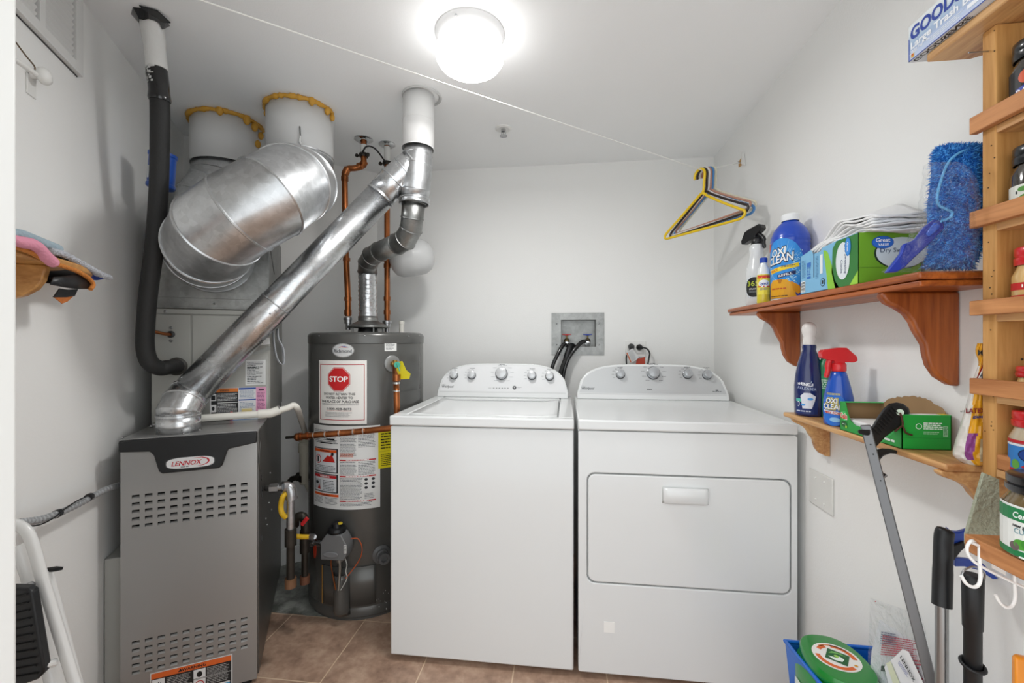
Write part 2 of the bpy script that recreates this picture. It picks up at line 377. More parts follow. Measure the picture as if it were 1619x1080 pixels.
# ------------------------------------------------------------------ sprinkler
s_=PZ(796,203,CEIL)
t=thing('fire_sprinkler','small white ceiling sprinkler head between lamp and back wall','sprinkler',(s_.x,s_.y,CEIL-.04))
MB(TRIMW).lathe((s_.x,s_.y,CEIL),[(.04,0),(.039,-.004),(.03,-.008),(.02,-.005)],32).build('escutcheon',t)
MB(CHROME).lathe((s_.x,s_.y,CEIL),[(.011,0),(.011,-.016),(.004,-.02),(.004,-.034)],16).ob((s_.x-.012,s_.y-.001,CEIL-.034),(.003,0,0),(0,.003,0),(0,0,.022)).ob((s_.x+.009,s_.y-.001,CEIL-.034),(.003,0,0),(0,.003,0),(0,0,.022)).build('frame',t)
MB(STEEL).lathe((s_.x,s_.y,CEIL),[(.018,-.036),(.018,-.038)],20).build('deflector',t)

# ------------------------------------------------------------------ washer and dryer
def appliance(x0,x1,kind):
    yf=1.59; yb=2.27; zt=.937; xc=(x0+x1)/2; W=x1-x0; ins=.003
    if kind=='w': t=thing('washing_machine','white top-loading washing machine with five knobs, left of the dryer','washing machine',(xc,(yf+yb)/2,0))
    else: t=thing('clothes_dryer','white front-loading clothes dryer with four knobs and a drop-down door','dryer',(xc,(yf+yb)/2,0))
    # cabinet (front panel + sides)
    if kind=='w':
        MB(WHITE_EN).box((x0,yf,.022),(x1,yb,zt-.040)).build('cabinet',t,bevel=.006)
    else:
        dx0,dx1,dz0,dz1=.085,.769,.352,.741
        c=MB(WHITE_EN)
        c.box((x0,yf+.02,.022),(x1,yb,zt-.04))
        # front skin with a rounded opening for the door
        def rr(a,b_,c_,d_,r,n=6):
            P=[]
            for cx,cz,st in ((b_-r,d_-r,0),(a+r,d_-r,90),(a+r,c_+r,180),(b_-r,c_+r,270)):
                for i in range(n+1): an=math.radians(st+90*i/n); P.append((cx+r*math.cos(an),cz+r*math.sin(an)))
            return P
        I=rr(dx0-.005,dx1+.005,dz0-.005,dz1+.005,.03); O=rr(x0,x1,.022,zt-.04,.008); n=len(I)
        V=[(a,yf,z) for a,z in O]+[(a,yf,z) for a,z in I]+[(a,yf+.02,z) for a,z in I]+[(a,yf+.02,z) for a,z in O]
        F=[(i,(i+1)%n,n+(i+1)%n,n+i)[::-1] for i in range(n)]+[(n+i,n+(i+1)%n,2*n+(i+1)%n,2*n+i)[::-1] for i in range(n)]+[(i,(i+1)%n,3*n+(i+1)%n,3*n+i) for i in range(n)]
        c.add(V,F); c.build('cabinet',t,bevel=.003)
        P=rr(dx0,dx1,dz0,dz1,.027)
        dr=MB(WHITE_EN).prism([(a,yf+.018,z) for a,z in P],(0,-.0185,0)).build('door',t,bevel=.004)
        hx0,hx1,hz=.345,.50,.704
        h=MB(WHITE_EN); prof=[(0,0),(-.016,-.001),(-.022,-.008),(-.020,-.045),(-.012,-.054),(0,-.056)]
        h.sheet([[Vector((x,yf-.0005+a*k,hz+b_)) for a,b_ in prof] for x,k in ((hx0,.0),(hx0+.006,.8),(hx0+.02,1),(hx1-.02,1),(hx1-.006,.8),(hx1,.0))])
        h.build('handle',dr,smooth=60,solid=.002)
        lt=Lab(); lt.rect(.31,.641,.225,.058,mat('#e4e5e3',.12,var=0,alpha=.35),0).build('clear_tape',dr,plane((0,yf,0),(1,0,0),(0,0,1)))
        MB(mat('#f3f3f0',.35)).box((.141,yf-.0012,.172),(.179,yf,.211)).build('sticker',t)
    # top pan
    tp=MB(WHITE_EN)
    tp.box((x0-.002,yf-.006,zt-.037),(x1+.002,yf+.035,zt)) if kind=='w' else tp.box((x0-.001,yf-.006,zt-.037),(x1+.001,yb,zt))
    if kind=='w':
        tp.box((x0-.002,yf+.035,zt-.037),(x0+.055,yb,zt)).box((x1-.055,yf+.035,zt-.037),(x1+.002,yb,zt)).box((x0+.055,2.12,zt-.037),(x1-.055,yb,zt)).box((x0+.055,yf+.035,zt-.037),(x1-.055,2.12,zt-.012))
        tp.build('top_panel',t,bevel=.006)
        ld=MB(WHITE_EN); a0,a1,b0,b1=x0+.061,x1-.061,yf+.041,2.115
        g=[]
        for i in range(13):
            y=b0+(b1-b0)*i/12
            g.append([Vector((a0+(a1-a0)*j/16,y,zt-.0085+.010*min(1,max(0,abs(j/8-1)*8-6.6)+max(0,(1.2-i)),)))for j in range(17)])
        ld.sheet(g); ld.build('lid',t,smooth=50,solid=.006,off=-1)
    else: 
        tp.build('top_panel',t,bevel=.006)
    # console
    cx0,cx1=x0+.012,x1-.014; hw=(cx1-cx0)/2; cm_=(cx0+cx1)/2; Hc=.170; y0=2.16
    def out(s,dy,q=1):
        P=[]
        for i in range(41):
            u=-1+2*i/40; v=(1-abs(u)**4.2)**(1/2.0)
            zz=.028+(Hc-.028)*v; P.append((cm_+u*hw*q,zz*q if q<1 else zz))
        return P
    cs=MB(WHITE_EN); P=[(cx0,0)]+out(0,0)+[(cx1,0)]
    lean=.30
    f=[Vector((x,y0+z*lean,zt+z)) for x,z in P]; bk=[Vector((x*.985+cm_*.015,y0+.10+z*.1,zt+z*.97)) for x,z in P]
    n=len(P); cs.add(f+bk,[tuple(range(n-1,-1,-1)),tuple(range(n,2*n))]+[(i,(i+1)%n,n+(i+1)%n,n+i) for i in range(n)])
    # raised rim and face inset
    cso=cs.build('console',t,bevel=.005,bseg=3,smooth=40)
    fu=Vector((1,0,0)); fv=Vector((0,lean,1)).normalized(); fn=fu.cross(fv)
    mp=plane((cm_,y0,zt),fu,fv)
    sc=math.sqrt(1+lean*lean)
    L=Lab(step=.0004)
    fc=mat('#e6e7e8' if kind=='w' else '#c9cbcc',.35,var=.01,metal=0 if kind=='w' else .25)
    ip=[]
    for i in range(33):
        u=-1+2*i/32; v=(1-abs(u)**4.2)**.5; ip.append((u*(hw-.012),(.034+(Hc-.034-.009)*v)*sc))
    ip=[(-(hw-.012),.030*sc)]+ip+[(hw-.012,.030*sc)]
    L.poly(ip[::-1],fc,0)
    # print
    L.poly([(-hw+.012,.0245*sc),(hw-.012,.0245*sc),(hw-.012,.0262*sc),(-hw+.012,.0262*sc)],'#c2c3c4',0)
    L.text('Whirlpool',-hw+.020,.048,.013,'#3a3c40',1,w=.062,shear=.2,bold=.01)
    L.poly([(-hw+.018,.063),(-hw+.03,.0645),(-hw+.05,.063),(-hw+.03,.0655)],'#3a3c40',1)
    ks=[(718,593,.021),(746,593,.021),(793,591,.030),(841,594,.021),(869,595,.021)] if kind=='w' else [(981,592,.021),(1033,590,.030),(1087,592,.021),(1118,593,.021)]
    kn=[]
    for (kx,ky,kr) in ks:
        pt=PY(kx,ky,y0+.032); u=pt.x-cm_; v=(pt.z-zt)*sc; kn.append((u,v,kr))
        # tick marks and captions
        for i in range(10 if kr>.025 else 5):
            an=math.radians(215-i*(250/9 if kr>.025 else 130/4)) if kr<.025 else math.radians(235-i*290/9)
            rr_=kr*1.42 if kr<.025 else kr*1.5
            L.lines(u+rr_*math.cos(an)-(.012 if math.cos(an)<-.3 else -.0 if math.cos(an)>.3 else .006),v+rr_*math.sin(an)-.001,.012 if kr<.025 else .02,.0022,1,'#8a8c90' if kind=='w' else '#55575b',1,fill=.8,seed=i+3)
        L.lines(u-.013,v+kr*1.62 if kr<.025 else v+kr*1.52,.030,.003,1,'#55575b',1,fill=.8,seed=int(kx))
    if kind=='w':
        for i in range(6): L.rect(-.045+i*.0145,.047,.008,.0028,'#333437',1)
        L.lines(-.068,.047,.015,.0028,1,'#77797c',1)
        L.ell(.065,.052,.0095,.0095,'#4a4c50',1).ell(.065,.0535,.003,.004,'#d8d8d8',2)
        L.lines(.08,.052,.022,.0028,1,'#8a8c90',1).lines(.08,.047,.015,.0025,1,'#8a8c90',1)
        L.lines(-.25,.045,.0,.0,1,'#777777',1)
    else:
        L.lines(-.02,.048,.024,.0065,2,'#44464a',1,fill=.7); L.lines(hw-.075,.043,.045,.0035,1,'#33353a',1,fill=.8); L.rect(hw-.06,.049,.012,.005,'#33353a',1)
    L.build('control_print',cso,mp)
    for i,(u,v,kr) in enumerate(kn):
        c0=mp(u,v,.0008)
        MB(mat('#2e2f31',.4)).lathe(c0-fv*.002,[(kr*1.05,0),(kr*1.05,.005),(kr*.9,.006)],40,ax=fn).build('knob_shadow_ring',cso,smooth=40)  # dark ring set slightly low paints the shadow under the knob
        k=MB(mat('#8c8e91',.2,metal=.8)); k.lathe(c0,[(kr*1.02,0),(kr*1.04,.004),(kr*1.04,.010),(kr*.97,.011)],40,ax=fn)
        k.mat(mat('#cfd1d3' if kind=='w' else '#b4b7ba',.25,var=.01,metal=.3)).lathe(c0,[(kr*.94,.009),(kr*.90,.024),(kr*.82,.029),(kr*.4,.031),(0,.0312)],40,ax=fn,cap=False)
        an=math.radians(random.choice([90,180,200,60])); dv=(fu*math.cos(an)+fv*math.sin(an))
        k.mat(mat('#f4f4f4' if kind=='w' else '#808285',.3)).ob(c0+fn*.0285+dv*kr*.25-dv.cross(fn)*.0006,dv*kr*.6,dv.cross(fn)*.0012,fn*.0025)
        k.build('knob',cso,smooth=40)
    for sx_ in (x0+.05,x1-.05):
        for sy_ in (yf+.05,yb-.05): MB(BLK).lathe((sx_,sy_,0),[(.018,0),(.02,.008),(.01,.01),(.01,.024)],16).build('foot',t)
    return t
appliance(-.662,.033,'w')
appliance(.050,.792,'d')

# ------------------------------------------------------------------ water heater
HC=(-.968,2.049); HR=.2687
def hhit(px,py,R=HR):
    r=ray(px,py); c=Vector((HC[0],HC[1])); d=Vector((r.x,r.y)); a=d.dot(d); b_=-2*d.dot(c); cc=c.dot(c)-R*R
    q=max(0,b_*b_-4*a*cc); s=(-b_-math.sqrt(q))/(2*a); p=EY+r*s; return math.atan2(p.y-HC[1],p.x-HC[0]),p.z,p
t=thing('water_heater','tall dark grey cylindrical gas water heater with a red STOP notice','water heater',(HC[0],HC[1],0)); WH=t
MB(HEAT).lathe((*HC,0),[(HR-.012,0),(HR-.012,.01),(HR,.02),(HR,.055),(HR-.002,.058),(HR-.002,.062),(HR,.065),(HR,1.215),(HR-.002,1.218)],72).build('tank',t,smooth=40)
MB(HEAT).lathe((*HC,0),[(HR+.002,1.212),(HR+.003,1.246),(HR-.002,1.256),(HR-.015,1.262),(HR-.03,1.258),(0,1.262)],72,cap=False).build('top_cap',t,smooth=50)
sc_=MB(CHROME)
for px in (505,577,646):
    th,z,_=hhit(px,530,HR+.003); sc_.sphere((HC[0]+(HR+.004)*math.cos(th),HC[1]+(HR+.004)*math.sin(th),1.245),.0028,n=8,m=6)
sc_.each('cap_screw',t)
def lab_on_tank(x0,x1,y0,y1,ym=None):
    xm=(x0+x1)/2; ym=ym or (y0+y1)/2
    a,_,_=hhit(x0,ym); b_,_,_=hhit(x1,ym); thm=(a+b_)/2; zt=hhit(xm,y0)[1]; zb=hhit(xm,y1)[1]
    return (b_-a)*HR,zt-zb,cyl(HC,HR,a,zb)
# badge
W,H,mp=lab_on_tank(525,560,543,565)
L=Lab(True); L.ell(W/2,H/2,W/2,H/2,mat('#c8cacb',.25,metal=.6),0).ell(W/2,H/2,W*.46,H*.44,mat('#dcdedf',.3,metal=.4),1)
L.text('Richmond',W/2,H*.33,H*.26,'#1b2030',2,'C',w=W*.80,bold=.01)
L.poly([(W*.3,H*.68),(W*.45,H*.78),(W*.6,H*.74),(W*.75,H*.68),(W*.6,H*.70),(W*.45,H*.73)],'#c8352b',2).poly([(W*.42,H*.8),(W*.6,H*.82),(W*.78,H*.70),(W*.6,H*.77)],'#3158a8',2)
L.build('maker_badge',t,mp)
# STOP notice
W,H,mp=lab_on_tank(504.5,580,570,671)
L=Lab(True,step=.0005); L.rect(0,0,W,H,'#eceae6',0)
bw=.0028; x0,x1,y0,y1=W*.04,W*.96,H*.06,H*.93
for r_ in ((x0,y0,x1-x0,bw),(x0,y1,x1-x0,bw),(x0,y0,bw,y1-y0),(x1-bw,y0,bw,y1-y0+bw)): L.rect(*r_,'#b32630',1)
cx,cy=W*.47,H*.705; R=W*.245
for rr,c,l in ((R,'#c22026',1),(R*.95,'#efe9e6',2),(R*.92,'#c81f24',3)): L.poly([(cx+rr*math.cos(math.radians(22.5+45*i)),cy+rr*math.sin(math.radians(22.5+45*i))) for i in range(8)],c,l)
L.text('STOP',cx,cy-H*.036,H*.082,'#ffffff',4,'C',w=R*1.52,bold=.03)
for i,(s,ww) in enumerate((('DO NOT RETURN THIS',.64),('WATER HEATER TO',.56),('THE PLACE OF PURCHASE',.78))): L.text(s,W*.47,H*(.455-.06*i),H*.038,'#26272b',1,'C',w=W*ww,bold=.02)
L.lines(W*.10,H*.295,W*.78,H*.03,2,'#7a7c80',1,.45)
L.text('1-800-428-8673',W*.47,H*.222,H*.036,'#26272b',1,'C',w=W*.5,bold=.02).rect(W*.21,H*.207,W*.52,H*.004,'#c8553f',1)
L.lines(W*.18,H*.11,W*.56,H*.08,4,'#8b8d90',1,.4)
L.build('stop_notice',t,mp)
# instruction sheet
W,H,mp=lab_on_tank(496.5,601,674,806,740)
L=Lab(True,step=.0004); L.rect(0,0,W,H,'#dfe0df',0)
g='#6b6e73'; dk='#1e2024'
L.lines(W*.03,H*.78,W*.42,H*.17,9,g,1,.4,seed=2).rect(W*.27,H*.825,W*.13,H*.018,dk,2).rect(W*.16,H*.782,W*.2,H*.015,dk,2)
def wbox(x,y,w,h,bar,seed):
    L.rect(x,y,w,h,dk,1).rect(x+W*.02,y+H*.012,w-W*.04,h-H*.024,'#d9dcdf',2).rect(x+W*.02,y+h-H*.05,w-W*.04,H*.035,bar,3)
    L.text('WARNING',x+w/2,y+h-H*.042,H*.019,dk if bar=='#dd5a22' else '#f2f2f2',4,'C',w=w*.4,bold=.03)
wbox(W*.03,H*.43,W*.42,H*.295,'#dd5a22',1)
L.ell(W*.12,H*.585,W*.055,H*.055,'#c02a22',3).ell(W*.12,H*.585,W*.044,H*.045,'#e6e6e6',4).rect(W*.105,H*.55,W*.03,H*.07,dk,5)
L.poly([(W*.2,H*.56),(W*.3,H*.645),(W*.4,H*.56)],'#c02a22',3).poly([(W*.25,H*.56),(W*.36,H*.66),(W*.41,H*.56)],'#c02a22',3).ell(W*.37,H*.66,W*.022,H*.022,dk,4)
L.lines(W*.06,H*.45,W*.36,H*.07,4,g,3,.45,seed=5)
wbox(W*.03,H*.19,W*.42,H*.225,'#b9252b',1); L.lines(W*.21,H*.21,W*.2,H*.13,7,g,3,.45,seed=6); L.rect(W*.06,H*.22,W*.12,H*.12,'#b7babd',3).ell(W*.10,H*.30,W*.03,H*.02,dk,4).poly([(W*.11,H*.22),(W*.14,H*.29),(W*.17,H*.22)],'#a8322a',4)
L.rect(W*.03,H*.145,W*.43,H*.03,'#dd5a22',1).text('WARNING',W*.245,H*.151,H*.017,dk,2,'C',w=W*.15,bold=.03).lines(W*.03,H*.05,W*.18,H*.085,6,g,1,.4,seed=7).lines(W*.24,H*.05,W*.21,H*.085,6,g,1,.4,seed=8)
L.rect(W*.475,H*.93,W*.47,H*.025,dk,1).lines(W*.48,H*.64,W*.22,H*.27,16,g,1,.42,seed=9).lines(W*.72,H*.74,W*.22,H*.17,10,g,1,.42,seed=10).lines(W*.48,H*.625,W*.2,H*.05,4,'#c9603f',2,.5,seed=11)
L.rect(W*.475,H*.585,W*.47,H*.018,'#e4e4e4',1)
for yy in (.583,.388,.092): L.rect(W*.475,H*yy,W*.47,H*.016,'#b9252b',2).lines(W*.56,H*(yy+.002),W*.3,H*.012,1,'#f2f2f2',3,.8)
L.lines(W*.48,H*.41,W*.22,H*.165,10,g,1,.42,seed=12).lines(W*.72,H*.41,W*.22,H*.165,9,g,1,.42,seed=13)
L.lines(W*.48,H*.12,W*.3,H*.26,16,g,1,.42,seed=14).lines(W*.8,H*.12,W*.13,H*.07,4,g,1,.42,seed=15)
for i in range(3):
    for j in range(2): L.ell(W*(.82+.09*j),H*(.355-.05*i),W*.022,H*.016,'#23262c',2)
L.lines(W*.48,H*.04,W*.44,H*.045,3,g,1,.42,seed=16)
L.build('instruction_sheet',t,mp)
W,H,mp=lab_on_tank(598,640,672,738,700)
L=Lab(True,step=.0007); L.rect(0,0,W,H,'#e3d51f',0).rect(0,H*.9,W,H*.1,'#d9a313',1).lines(W*.08,H*.45,W*.8,H*.4,6,'#2b2a12',2,.4,seed=3).rect(W*.04,H*.4,W*.9,H*.004,dk,2).lines(W*.08,H*.05,W*.8,H*.3,7,'#2b2a12',2,.4,seed=4).build('energy_guide',t,mp)
W,H,mp=lab_on_tank(608,627,531,555)
L=Lab(True); L.rect(0,0,W,H,'#e3e3e1',0).lines(W*.1,H*.08,W*.8,H*.84,11,'#5c5e62',1,.45,ragged=.4,seed=5).build('rating_sticker',t,mp)
# side access bulge + lower jacket cover
def onT(th,z,o=0): return Vector((HC[0]+(HR+o)*math.cos(th),HC[1]+(HR+o)*math.sin(th),z))
th0=hhit(633,620)[0]; th1=hhit(664,600)[0]
m=MB(HEAT); rows=[]
for i in range(11):
    f=i/10; z=.99+ .17*f; rows.append([onT(th0+(th1-th0)*j/10,z,.0005+.006*max(0,(1-((j/10-.5)*2)**4))*max(0,1-((f-.5)*2)**6)*(0.6 if f>.95 else 1)) for j in range(11)])
m.sheet(rows).build('access_cover',t,smooth=60)
# relief valve
th,z,pc=hhit(620,575); n_=Vector((math.cos(th),math.sin(th),0))
MB(mat('#8a8b8a',.35,metal=.3)).lathe(onT(th,z,0),[(.037,0),(.037,.002),(.033,.005),(.016,.007)],36,ax=n_).build('valve_escutcheon',t)
rv=MB(mat('#a98a4e',.35,metal=.9,var=.2)).lathe(onT(th,z,0),[(.013,0),(.013,.03),(.010,.032)],20,ax=n_).lathe(onT(th,z,.03)-Vector((0,0,.028)),[(.013,0),(.013,.02),(.010,.024),(.010,.045)],20).build('relief_valve',t)
yl=MB(mat('#d8c92b',.5,bump=.2,bs=40)); q=PD(636,573,1.83)
P=[PD(628,572,1.84),PD(636,571,1.83),PD(642,585,1.82),PD(649,591,1.82),PD(647,599,1.82),PD(632,600,1.83),PD(627,585,1.84)]
yl.prism(P,(0,.0012,0)).build('yellow_tag',rv)
MB(mat('#3fa58c',.4)).lathe(PD(628,577,1.82),[(.013,0),(.013,.002)],20,ax=(.3,-1,0)).tube([PD(628,575,1.815),PD(632,587,1.81)],.0025,8).build('seal_tag',rv)
# gas valve
th,z,pc=hhit(540,853); n_=Vector((math.cos(th),math.sin(th),0)); u_=Vector((-n_.y,n_.x,0)); gz=z
GV=MB(mat('#6e6f70',.4,var=.03)); o=onT(th,gz,.012)
pf=[(-.055,-.055),(.045,-.055),(.058,-.03),(.058,.012),(.035,.052),(-.03,.052),(-.055,.02)]
GV.prism([o+u_*a+Vector((0,0,b_)) for a,b_ in pf],n_*.062)
gv=GV.build('gas_valve',t,bevel=.004,bseg=2)
MB(mat('#77787a',.4)).prism([o+n_*.062+u_*(-.008+.033*math.cos(a))+Vector((0,0,-.030+.012*math.sin(a))) for a in [i*math.pi/8 for i in range(16)]],n_*.005).build('valve_plate',gv,bevel=.002)
MB(BLK).lathe(o+n_*.028+Vector((0,0,.052)),[(.036,0),(.038,.008),(.034,.018),(.022,.022),(.020,.036),(.014,.04)],30).build('control_dial',gv)
MB(mat('#d2b92a',.4)).lathe(o+n_*.034+u_*.018+Vector((0,0,.088)),[(.009,0),(.009,.005)],12).build('dial_mark',gv)
L=Lab(); L.rect(.047,-.022,.012,.034,'#dcdcda',0).lines(.048,-.02,.010,.03,5,'#555555',1).build('valve_sticker',gv,plane(o+n_*.0622,u_,(0,0,1)))
MB(STEEL).lathe(o+n_*.03+u_*-.055,[(.008,0),(.008,.012),(.013,.012),(.013,.03),(.010,.032),(.010,.045),(.014,.046),(.014,.062),(.008,.064)],6 if 0 else 18,ax=-u_).build('gas_inlet',gv)
b1=o+Vector((0,0,-.055))+n_*.03
MB(mat('#9a9a94',.35,metal=.8)).tube(cat([b1+u_*.012,b1+u_*.014-Vector((0,0,.05)),b1+u_*.008-Vector((0,0,.14))]),.0065,12).lathe(b1+u_*.012-Vector((0,0,.02)),[(.012,0),(.013,.01),(.012,.02)],16).build('burner_tube',gv)
MB(COPPER).tube(cat([b1-u_*.022,b1-u_*.024-Vector((0,0,.04)),b1-u_*.004-Vector((0,0,.14))]),.003,8).build('pilot_tube',gv)
MB(mat('#b9b9b4',.4)).tube(cat([b1+u_*.035+Vector((0,0,.0)),b1+u_*.045-Vector((0,0,.03)),b1+u_*.04-Vector((0,0,.06)),b1+u_*.045-Vector((0,0,.09)),b1+u_*.018-Vector((0,0,.14))]),.002,8).build('igniter_wire',gv)
MB(mat('#b4532a',.45)).tube(cat([o+n_*.02+u_*.058+Vector((0,0,.02)),o+n_*.02+u_*.09+Vector((0,0,.02)),o+n_*.015+u_*.105-Vector((0,0,.02)),o+n_*.01+u_*.09-Vector((0,0,.075)),o+n_*.02+u_*.035-Vector((0,0,.15))],8),.0022,8).build('sensor_wire',gv)
# drain valve
th,z,pc=hhit(603,876); n2_=Vector((math.cos(th),math.sin(th),0))
MB(mat('#5c5d5e',.4)).lathe(onT(th,z,0),[(.040,0),(.040,.004),(.028,.010),(.026,.02),(.020,.022),(.018,.04),(.024,.042),(.024,.055),(.014,.055),(.012,.045),(0,.045)],32,ax=n2_,cap=False).build('drain_valve',t)
MB(mat('#d2452a',.5)).prism([onT(hhit(496.5,860)[0]+.035+.05*math.cos(a),hhit(500,868)[1]+.045*math.sin(a),.0005) for a in [i*math.pi/8 for i in range(16)]],Vector((-.3,-1,0)).normalized()*.0015).build('red_sticker',t)
# burner jacket
ta,tb=hhit(511,930)[0],hhit(594,930)[0]; zt_=hhit(550,897)[1]; zb_=hhit(550,958)[1]
m=MB(HEAT)
rows=[[onT(ta+(tb-ta)*j/24,zb_+(zt_-zb_)*i/2,.003) for j in range(25)] for i in range(3)]
m.sheet(rows).build('jacket_cover',t,smooth=60,solid=.004)
tc_=hhit(541,940)[0]; m=MB(HEAT); rows=[]
for i in range(9):
    z=zb_-.035+(zt_-.02-zb_+.035)*i/8; rows.append([onT(tc_+(-.13+.26*j/14),z,.003+.038*math.sin(math.pi*j/14)**.7*min(1,(i+.6)/1.4)) for j in range(15)])
m.sheet(rows).build('burner_shroud',t,smooth=60,solid=.003)
MB(mat('#a27a3e',.5)).prism([onT(ta,z_,.006) for z_ in (zb_,zt_)]+[onT(ta+.02,z_,.007) for z_ in (zt_,zb_)],onT(ta,0,.002)-onT(ta,0,0)).build('foil_strip',t)
# paint specks
m=MB(mat('#dddddb',.6)); R=random.Random(4)
for i in range(20):
    th,z,_=hhit(R.uniform(575,614),R.uniform(930,970)); m.sphere(onT(th,z,.0005),R.uniform(.0008,.002),n=6,m=4)
m.build('paint_specks',t)['kind']='stuff'
# draft hood + collar
m=MB(GALVD)
for k in range(4): a=math.radians(45+90*k); m.tube([(HC[0]+.075*math.cos(a),HC[1]+.075*math.sin(a),1.255),(HC[0]+.075*math.cos(a),HC[1]+.075*math.sin(a),1.30)],.004,8)
m.lathe((*HC,0),[(.10,1.288),(.095,1.297),(.052,1.318),(.046,1.322),(.046,1.345)],40,cap=False).mat(BLK).lathe((*HC,0),[(.05,1.255),(.045,1.285)],30)
dh=m.build('draft_hood',t,solid=.0015)

# ------------------------------------------------------------------ vents
SX=-.388; SD=1.80
vs=thing('vent_stack','vertical silver vent stack with white sleeve through the ceiling','vent pipe',A(SX,SD,1.88))
m=MB(DUCTW).duct([A(SX,SD,CEIL),A(SX-.001,SD,2.13),A(SX-.003,SD,2.02)],[.064,.064,.066],bead=.0012); m.build('white_sleeve',vs,solid=.001)
m=MB(mat('#c4c5c4',.6,var=.02)); cc=PZ(667,152,CEIL); m.lathe((cc.x,cc.y,0),[(.080,CEIL),(.082,CEIL-.004),(.076,CEIL-.008),(.07,CEIL-.002)],40,cap=False).build('ceiling_collar',vs)
wy=[PD(660,212,1.80),PD(658,250,1.80),PD(656,290,1.80),PD(653,318,1.80)]
MB(GALV).duct([PD(661,236,1.80),PD(660.5,246,1.80)]+[PD(659,262,1.80),PD(657,300,1.81),PD(655,318,1.82)],[.058,.058,.062,.060,.052],bead=.002,beads=[1,2,3]).build('wye_body',vs,solid=.001,smooth=14)
MB(GALV).duct([PD(655,316,1.82),PD(655,322,1.82)],[.062,.06],bead=.004).build('clamp_band',vs)
# heater connector
hv=thing('heater_vent_connector','thin crinkled silver vent pipe from water heater top to the stack','vent pipe',(HC[0],HC[1],1.345))
P=[PD(654,320,1.82),PD(652,345,1.83),PD(650,362,1.85),PD(641,379,1.88),PD(628,386,1.92)]
MB(GALVD).duct(P,[.048,.046,.046,.046,.046],n=32,bead=.0028).build('upper_elbow',hv,solid=.001,smooth=14)
P=[PD(628,386,1.92),PD(600,398,2.02),PD(588,405,2.07),PD(582,416,2.12),PD(581,430,2.145)]
MB(GALVD).duct(P,.045,n=32,bead=.0028).build('offset_pipe',hv,solid=.001,smooth=14)
top=PD(581,430,2.145); R=random.Random(3); P=[top]; rs=[.043]
n=26
for i in range(1,n+1):
    f=i/n; p=top.lerp(Vector((HC[0],HC[1],1.343)),f); P.append(p); rs.append(.043+.0035*math.sin(i*2.4)*(.3+.7*R.random()) if 3<i<n-2 else .044)
m=MB(GALVS).tube(P,rs,24,caps=False)
for v in m.V: v+=Vector((R.uniform(-1,1),R.uniform(-1,1),R.uniform(-1,1)))*.0012
m.build('flexible_section',hv,smooth=80)
# furnace flue
cb=PZ(283,682,.907)
fv=thing('furnace_vent_pipe','long shiny diagonal vent pipe rising from furnace top to the stack','vent pipe',cb)
fr=.0625
MB(GALVS).duct([cb,Vector((cb.x,cb.y,.965)),],[fr+.002,fr],bead=.0025,beads=[1]).build('collar',fv,solid=.001,smooth=14)
e0=Vector((cb.x,cb.y,.965)); lo=PD(300,622,1.565); up_=PD(601,310,1.79)
dirp=(up_-lo).normalized(); k1=e0+(lo-e0)*.45+Vector((0,0,.012))
MB(GALVS).duct([e0,e0+Vector((0,0,.012)),k1,lo],[fr,fr,fr,fr*.99],bead=.0035,beads=[0,2,3]).build('lower_elbow',fv,solid=.001,smooth=14)
MB(GALVS).duct([lo,lo.lerp(up_,.42),lo.lerp(up_,.421),up_],[fr*.96,fr*.94,fr*.93,fr*.93],n=48,bead=.0025,beads=[1,3]).build('straight_pipe',fv,solid=.001,smooth=14)
MB(GALVS).duct([up_,PD(622,286,1.80),PD(640,270,1.80),PD(655,258,1.80)],[fr*.95]*4,bead=.003).build('upper_elbow',fv,solid=.001,smooth=14)
m=MB(STEEL)
for (x,y,d) in ((287,597,1.50),(300,617,1.49),(427,496,1.60),(437,493,1.60),(627,299,1.74),(606,294,1.73),(590,288,1.75),(643,250,1.73),(290,686,1.46),(316,680,1.47)): m.sphere(PD(x,y,d),.0035,n=8,m=6)
m.each('sheet_metal_screw',fv)

# ------------------------------------------------------------------ big ducts
DR=.135
bc=A(-.9376,1.92,0)
sd=thing('supply_duct','large shiny round duct bending from plenum front up to the ceiling','duct',A(-1.168,1.69,1.4))
MB(DUCTW).duct([(bc.x,bc.y,CEIL),(bc.x,bc.y,2.03)],[DR,DR],n=56,bead=.001,beads=[1]).build('painted_sleeve',sd,solid=.001,smooth=50)
P=[A(-1.168,1.70,1.555),A(-1.12,1.60,1.555),A(-1.04,1.495,1.556),A(-.955,1.42,1.59),A(-.882,1.412,1.636),A(-.800,1.43,1.692),A(-.785,1.53,1.77),A(-.83,1.69,1.835),A(-.905,1.845,1.90),A(-.9376,1.92,1.97),A(-.9376,1.92,2.035)]
MB(GALV).duct(P,[DR+.004]+[DR]*11,n=56,bead=.0042).build('galvanized_elbow',sd,solid=.0012,smooth=14)
def foam(c,r,a0,a1,parent,seed,drips=()):
    R=random.Random(seed); n=70; P=[];rs=[]
    for i in range(n+1):
        a=math.radians(a0+(a1-a0)*i/n); P.append((c.x+(r+.004)*math.cos(a),c.y+(r+.004)*math.sin(a),CEIL-.006-R.random()*.004)); rs.append(.007+.005*R.random()*(1+.7*math.sin(i*.6)))
    m=MB(mat('#cf9b3a',.55,bump=.3,bs=60,var=.15,name='cured_foam')).tube(P,rs,10)
    for (da,dz,rr) in drips: a=math.radians(da); m.sphere((c.x+(r+.008)*math.cos(a),c.y+(r+.008)*math.sin(a),CEIL-dz),rr,(1,1,1.5))
    m.build('foam_seal',parent,smooth=80)
foam(bc,DR,-195,10,sd,1,((-10,.02,.012),(5,.03,.011),(-40,.012,.013),(-165,.02,.009)))
